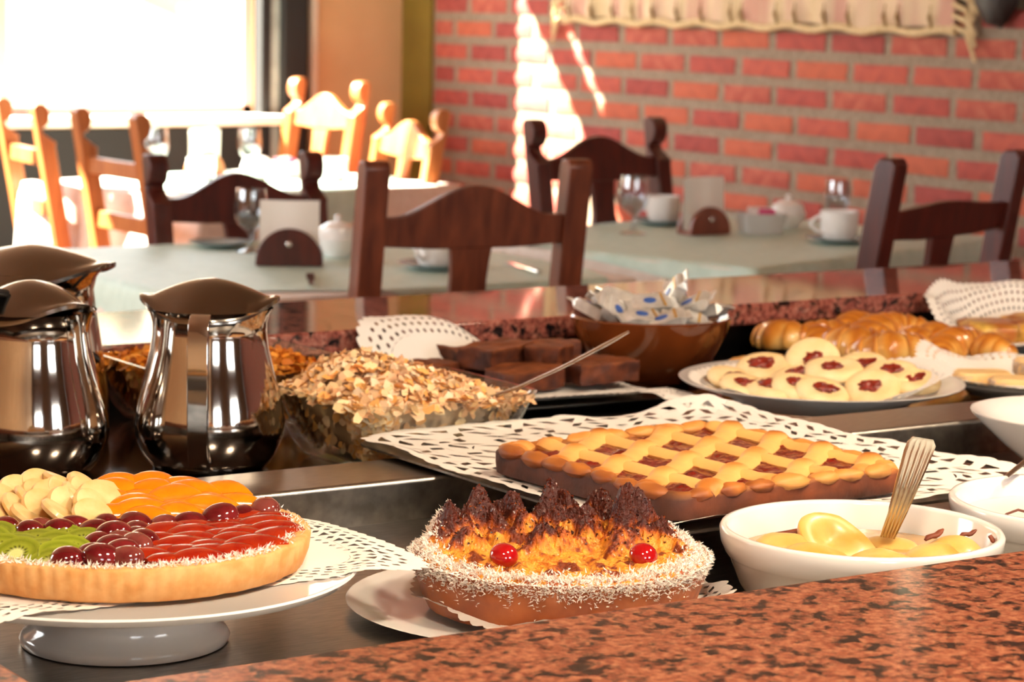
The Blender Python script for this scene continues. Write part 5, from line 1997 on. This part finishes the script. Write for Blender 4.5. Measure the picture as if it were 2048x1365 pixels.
# ------------------------------------------------------------------ croissants
CZx, CZy, CZr = 2.335, 2.567, 0.0
tb = MB()
secs = []
for ins, z in ((0.010, 0.0), (0.0, 0.010), (0.0, 0.012), (0.004, 0.012), (0.014, 0.003)):
    secs.append([(x, y, z) for x, y in rrect(0.128 - ins, 0.148 - ins, 0.02, 5)])
o = tb.loft(secs).build('baking_tray', mat('dark_tray', '#2a211c', 0.35, 0.6), loc=(CZx, CZy, FZ), rot=(0, 0, CZr))
tag(o, 'dark baking tray of croissants', 'tray')
o = doily_mesh(rect_outline(0.120, 0.140, 0.012), 60, [(1.0, 0.95, None), (0.95, 0.88, ['dot', None])], lambda x, y: 0.0045 + 0.012 * sstep(0.86, 1.0, max(abs(x) / 0.120, abs(y) / 0.140)), 0.01).build('tray_paper', 'paper', loc=(CZx, CZy, FZ), rot=(0, 0, CZr), sharp=None)
tag(o, 'white paper lining the croissant tray', 'paper')
M['croissant'] = attr_mat('croissant', 0.32, 160, 0.15, coat=0.35, noise_amt=0.12, nscale=60)
K1, K2, K3, K4 = lin('#eec172')[:3], lin('#d98d2c')[:3], lin('#a9561a')[:3], lin('#6d2e12')[:3]


def croissant_mesh(seed, arc=100):
    mb = MB()
    secs_, cl_ = [], []
    N, K = 64, 18
    for i in range(N + 1):
        t_ = -1 + 2 * i / N
        a = R(arc / 2) * t_
        Rr = 0.055 / R(arc / 2)
        c = Vector((Rr * math.sin(a), Rr * (math.cos(a) - 1), 0))
        rad = 0.0235 * (1 - abs(t_) ** 1.9) ** 0.7 + 0.0045
        ph = abs(t_) * 3.6
        f = ph - math.floor(ph)
        lay = 1.0 - 0.22 * f ** 1.6
        rad *= lay * (1 + 0.05 * nz((t_ * 4, seed, 0), 1))
        out = Vector((math.sin(a), math.cos(a), 0))
        sec = []
        for k in range(K):
            b = 2 * PI * k / K
            q = c + out * (rad * math.cos(b)) + Vector((0, 0, max(-0.010, rad * 0.92 * math.sin(b))))
            sec.append(tuple(q))
            br = 0.42 + 0.6 * math.sin(b) - 0.75 * f + 0.35 * nz((q.x, q.y, q.z), 60, seed)
            col = mixc(mixc(K1, K2, br * 1.5 + 0.15), K3, (br - 0.35) * 1.5)
            cl_.append(mixc(col, K4, (br - 0.95) * 1.6))
        secs_.append(sec)
    mb.loft(secs_)
    mb.c = cl_
    me = mb.mesh('croissant', 70)
    me.materials.append(M['croissant'])
    return me


crm = [croissant_mesh(k * 3.7, arc) for k, arc in enumerate((95, 120, 70, 105))]
crs = [(2.228, 2.668, 0.016, 100, 0, 'croissant at the far left end of the tray'), (2.255, 2.622, 0.012, 60, 0, 'flat croissant second from the left along the front'), (2.37, 2.675, 0.020, 20, 0, 'highest croissant at the back of the tray'),
       (2.268, 2.555, 0.018, 130, 0, 'glossy dark croissant in the front row, left one'), (2.266, 2.485, 0.020, 145, 0, 'glossy croissant at the front corner of the tray'), (2.405, 2.632, 0.022, -20, 0, 'croissant behind the glossy pair'),
       (2.345, 2.605, 0.024, 30, 0, 'croissant in the middle of the tray'), (2.365, 2.545, 0.017, 80, 0, 'croissant right of the glossy front corner one'), (2.398, 2.5, 0.020, 10, 0, 'croissant near the right of the tray'),
       (2.418, 2.452, 0.016, 60, 0, 'croissant at the front right of the tray'), (2.345, 2.468, 0.016, 30, 0, 'croissant at the far right end of the tray'), (2.305, 2.648, 0.014, -30, 0, 'croissant half hidden behind the left pair'), (2.425, 2.568, 0.014, 50, 0, 'croissant at the back right of the tray'), (2.31, 2.585, 0.020, 75, 0, 'croissant between the flat one and the glossy pair')]
for i, (x, y, z, rz, tl, lb) in enumerate(crs):
    o = bpy.data.objects.new('croissant', crm[i % 4])
    C.objects.link(o)
    o.location = (x, y, FZ + 0.007 + z)
    o.rotation_euler = (R(random.uniform(-8, 8)), R(random.uniform(-8, 8)), R(rz))
    s_ = 1.0 if i in (7, 8, 9, 10) else 1.14
    o.scale = (s_, s_, s_)
    tag(o, lb, 'croissant', 'croissants on the dark tray')

# ------------------------------------------------------------------ grey plate with fruit pie at the top right
VX_, VY_ = 2.612, 2.572
plate('pie_plate', (VX_, VY_, FZ), 0.138, 0.020, 'grey plate of fruit pie at the top right edge', 'porcelain_grey')


def vd(x, y):
    r = math.hypot(x, y)
    b = vy.x * x + vy.y * y
    a = vx.x * x + vx.y * y
    return 0.008 + 0.016 * sstep(0.09, 0.14, r) + 0.058 * sstep(0.04, 0.15, b) + 0.045 * sstep(-0.07, -0.15, a) * sstep(-0.09, 0.0, b) + 0.008 * nz((x, y, 4), 18) * sstep(0.08, 0.15, r)


o = doily_mesh(circ_outline(0.150), 84, [(1.0, 0.95, None), (0.95, 0.89, ['dot']), (0.89, 0.83, ['dot']), (0.83, 0.77, ['dot']), (0.77, 0.71, ['dot']), (0.71, 0.65, ['dot'])], vd, 0.025).build('paper_doily', 'paper', loc=(VX_, VY_, FZ + 0.001), sharp=None)
tag(o, 'lace doily standing up behind the fruit pie at the top right', 'doily')
M['pie'] = attr_mat('pie', 0.45, 120, 0.4, noise_amt=0.2, coat=0.2)
for i, (a, b, sx, sy, sz, lb) in enumerate([(-0.055, -0.02, 0.05, 0.05, 0.030, 'browner slice of fruit pie at the left of the grey plate'), (0.02, -0.035, 0.055, 0.05, 0.034, 'yellow slice of fruit pie at the right edge of the photo'), (0.03, 0.04, 0.06, 0.04, 0.034, 'rear slice of fruit pie on the grey plate')]):
    mb = MB()

    def pf(d_, p, i=i):
        q = Vector((math.copysign(abs(d_.x) ** 0.5, d_.x) * sx, math.copysign(abs(d_.y) ** 0.5, d_.y) * sy, math.copysign(abs(d_.z) ** 0.5, d_.z) * sz / 2))
        return q * (1 + 0.10 * fbm(d_, 2.6, 3, i * 2.0))
    mb.ico((0, 0, 0), (1, 1, 1), pf, 40, 26)
    cA = (lin('#b4641f')[:3], lin('#d99a3a')[:3], lin('#c27c2a')[:3])[i]
    mb.c = [mixc(mixc(cA, lin('#e8c25c')[:3], 0.25 + 1.3 * nz(v_, 40, i)), lin('#8f3f14')[:3], 0.2 + 1.2 * nz(v_, 28, i + 5)) for v_ in mb.v]
    x, y = vloc(VX_, VY_, a, b)
    o = mb.build('pie_slice', 'pie', loc=(x, y, FZ + 0.012 + sz / 2), rot=(0, 0, VA + 0.2 * i), sharp=60)
    tag(o, lb, 'pie', 'slices of fruit pie')

# ------------------------------------------------------------------ white plate with coconut slices at the right edge
UX, UY = 2.285, 2.238
plate('dessert_plate', (UX, UY, FZ + 0.004), 0.140, 0.022, 'white plate of pale coconut-edged slices at the right edge')
o = doily_mesh(circ_outline(0.146), 70, [(1.0, 0.95, None), (0.95, 0.89, ['dot']), (0.89, 0.83, ['dia', 'dot'])], lambda x, y: 0.010 + 0.020 * sstep(0.08, 0.14, math.hypot(x, y)) + 0.028 * sstep(-0.06, -0.15, vx.x * x + vx.y * y) * sstep(-0.04, 0.06, vy.x * x + vy.y * y) + 0.006 * nz((x, y, 9), 22), 0.035).build('paper_doily', 'paper', loc=(UX, UY, FZ + 0.004), sharp=None)
tag(o, 'white doily folded up on the plate of coconut-edged slices', 'doily')
M['slice_top'] = mat('slice_top', '#ecc98c', 0.5, col2='#e2b877', scale=30, sss=0.15)
for i, (a, b, sx, sy, z, rz, lb) in enumerate([(-0.066, 0.0, 0.064, 0.034, 0.022, 8, 'pale coconut-edged slice at the left of the plate'), (-0.026, -0.048, 0.066, 0.034, 0.022, -4, 'pale coconut-edged slice at the front of the plate'), (0.012, 0.01, 0.06, 0.03, 0.038, 6, 'pale coconut-edged slice stacked on top'), (0.054, -0.042, 0.055, 0.03, 0.022, 0, 'pale coconut-edged slice at the right edge of the photo')]):
    x, y = vloc(UX, UY, a, b)
    t = empty('coconut_slice', (x, y, FZ + z), VA + R(rz))
    tag(t, lb, 'cake slice', 'coconut slices')
    secs_ = []
    for f, z_ in ((0.94, -0.012), (1.0, -0.009), (1.0, 0.007), (0.95, 0.010)):
        secs_.append([(px_ * f, py_ * f, z_) for px_, py_ in rrect(sx / 2 + 0.004, sy / 2 + 0.006, 0.016, 5)])
    MB().loft(secs_).build('sponge', 'slice_top', t, sharp=50)
    sh = MB()

    def edge(r, sx=sx, sy=sy):
        p_ = rrect(sx / 2 + 0.004, sy / 2 + 0.006, 0.016, 5)
        k = r.randrange(len(p_))
        a_, b_ = Vector(p_[k]), Vector(p_[(k + 1) % len(p_)])
        q_ = a_.lerp(b_, r.random())
        return Vector((q_.x, q_.y, r.uniform(-0.011, 0.006))), Vector((q_.x, q_.y, 0)).normalized()
    shreds(sh, edge, 700, 0.004, random.Random(i), 0.0008)
    o = sh.build('coconut_shreds', mat('coconut_grey_%d' % i, '#c7b7ac', 0.8), t, sharp=None)
    o['kind'] = 'stuff'
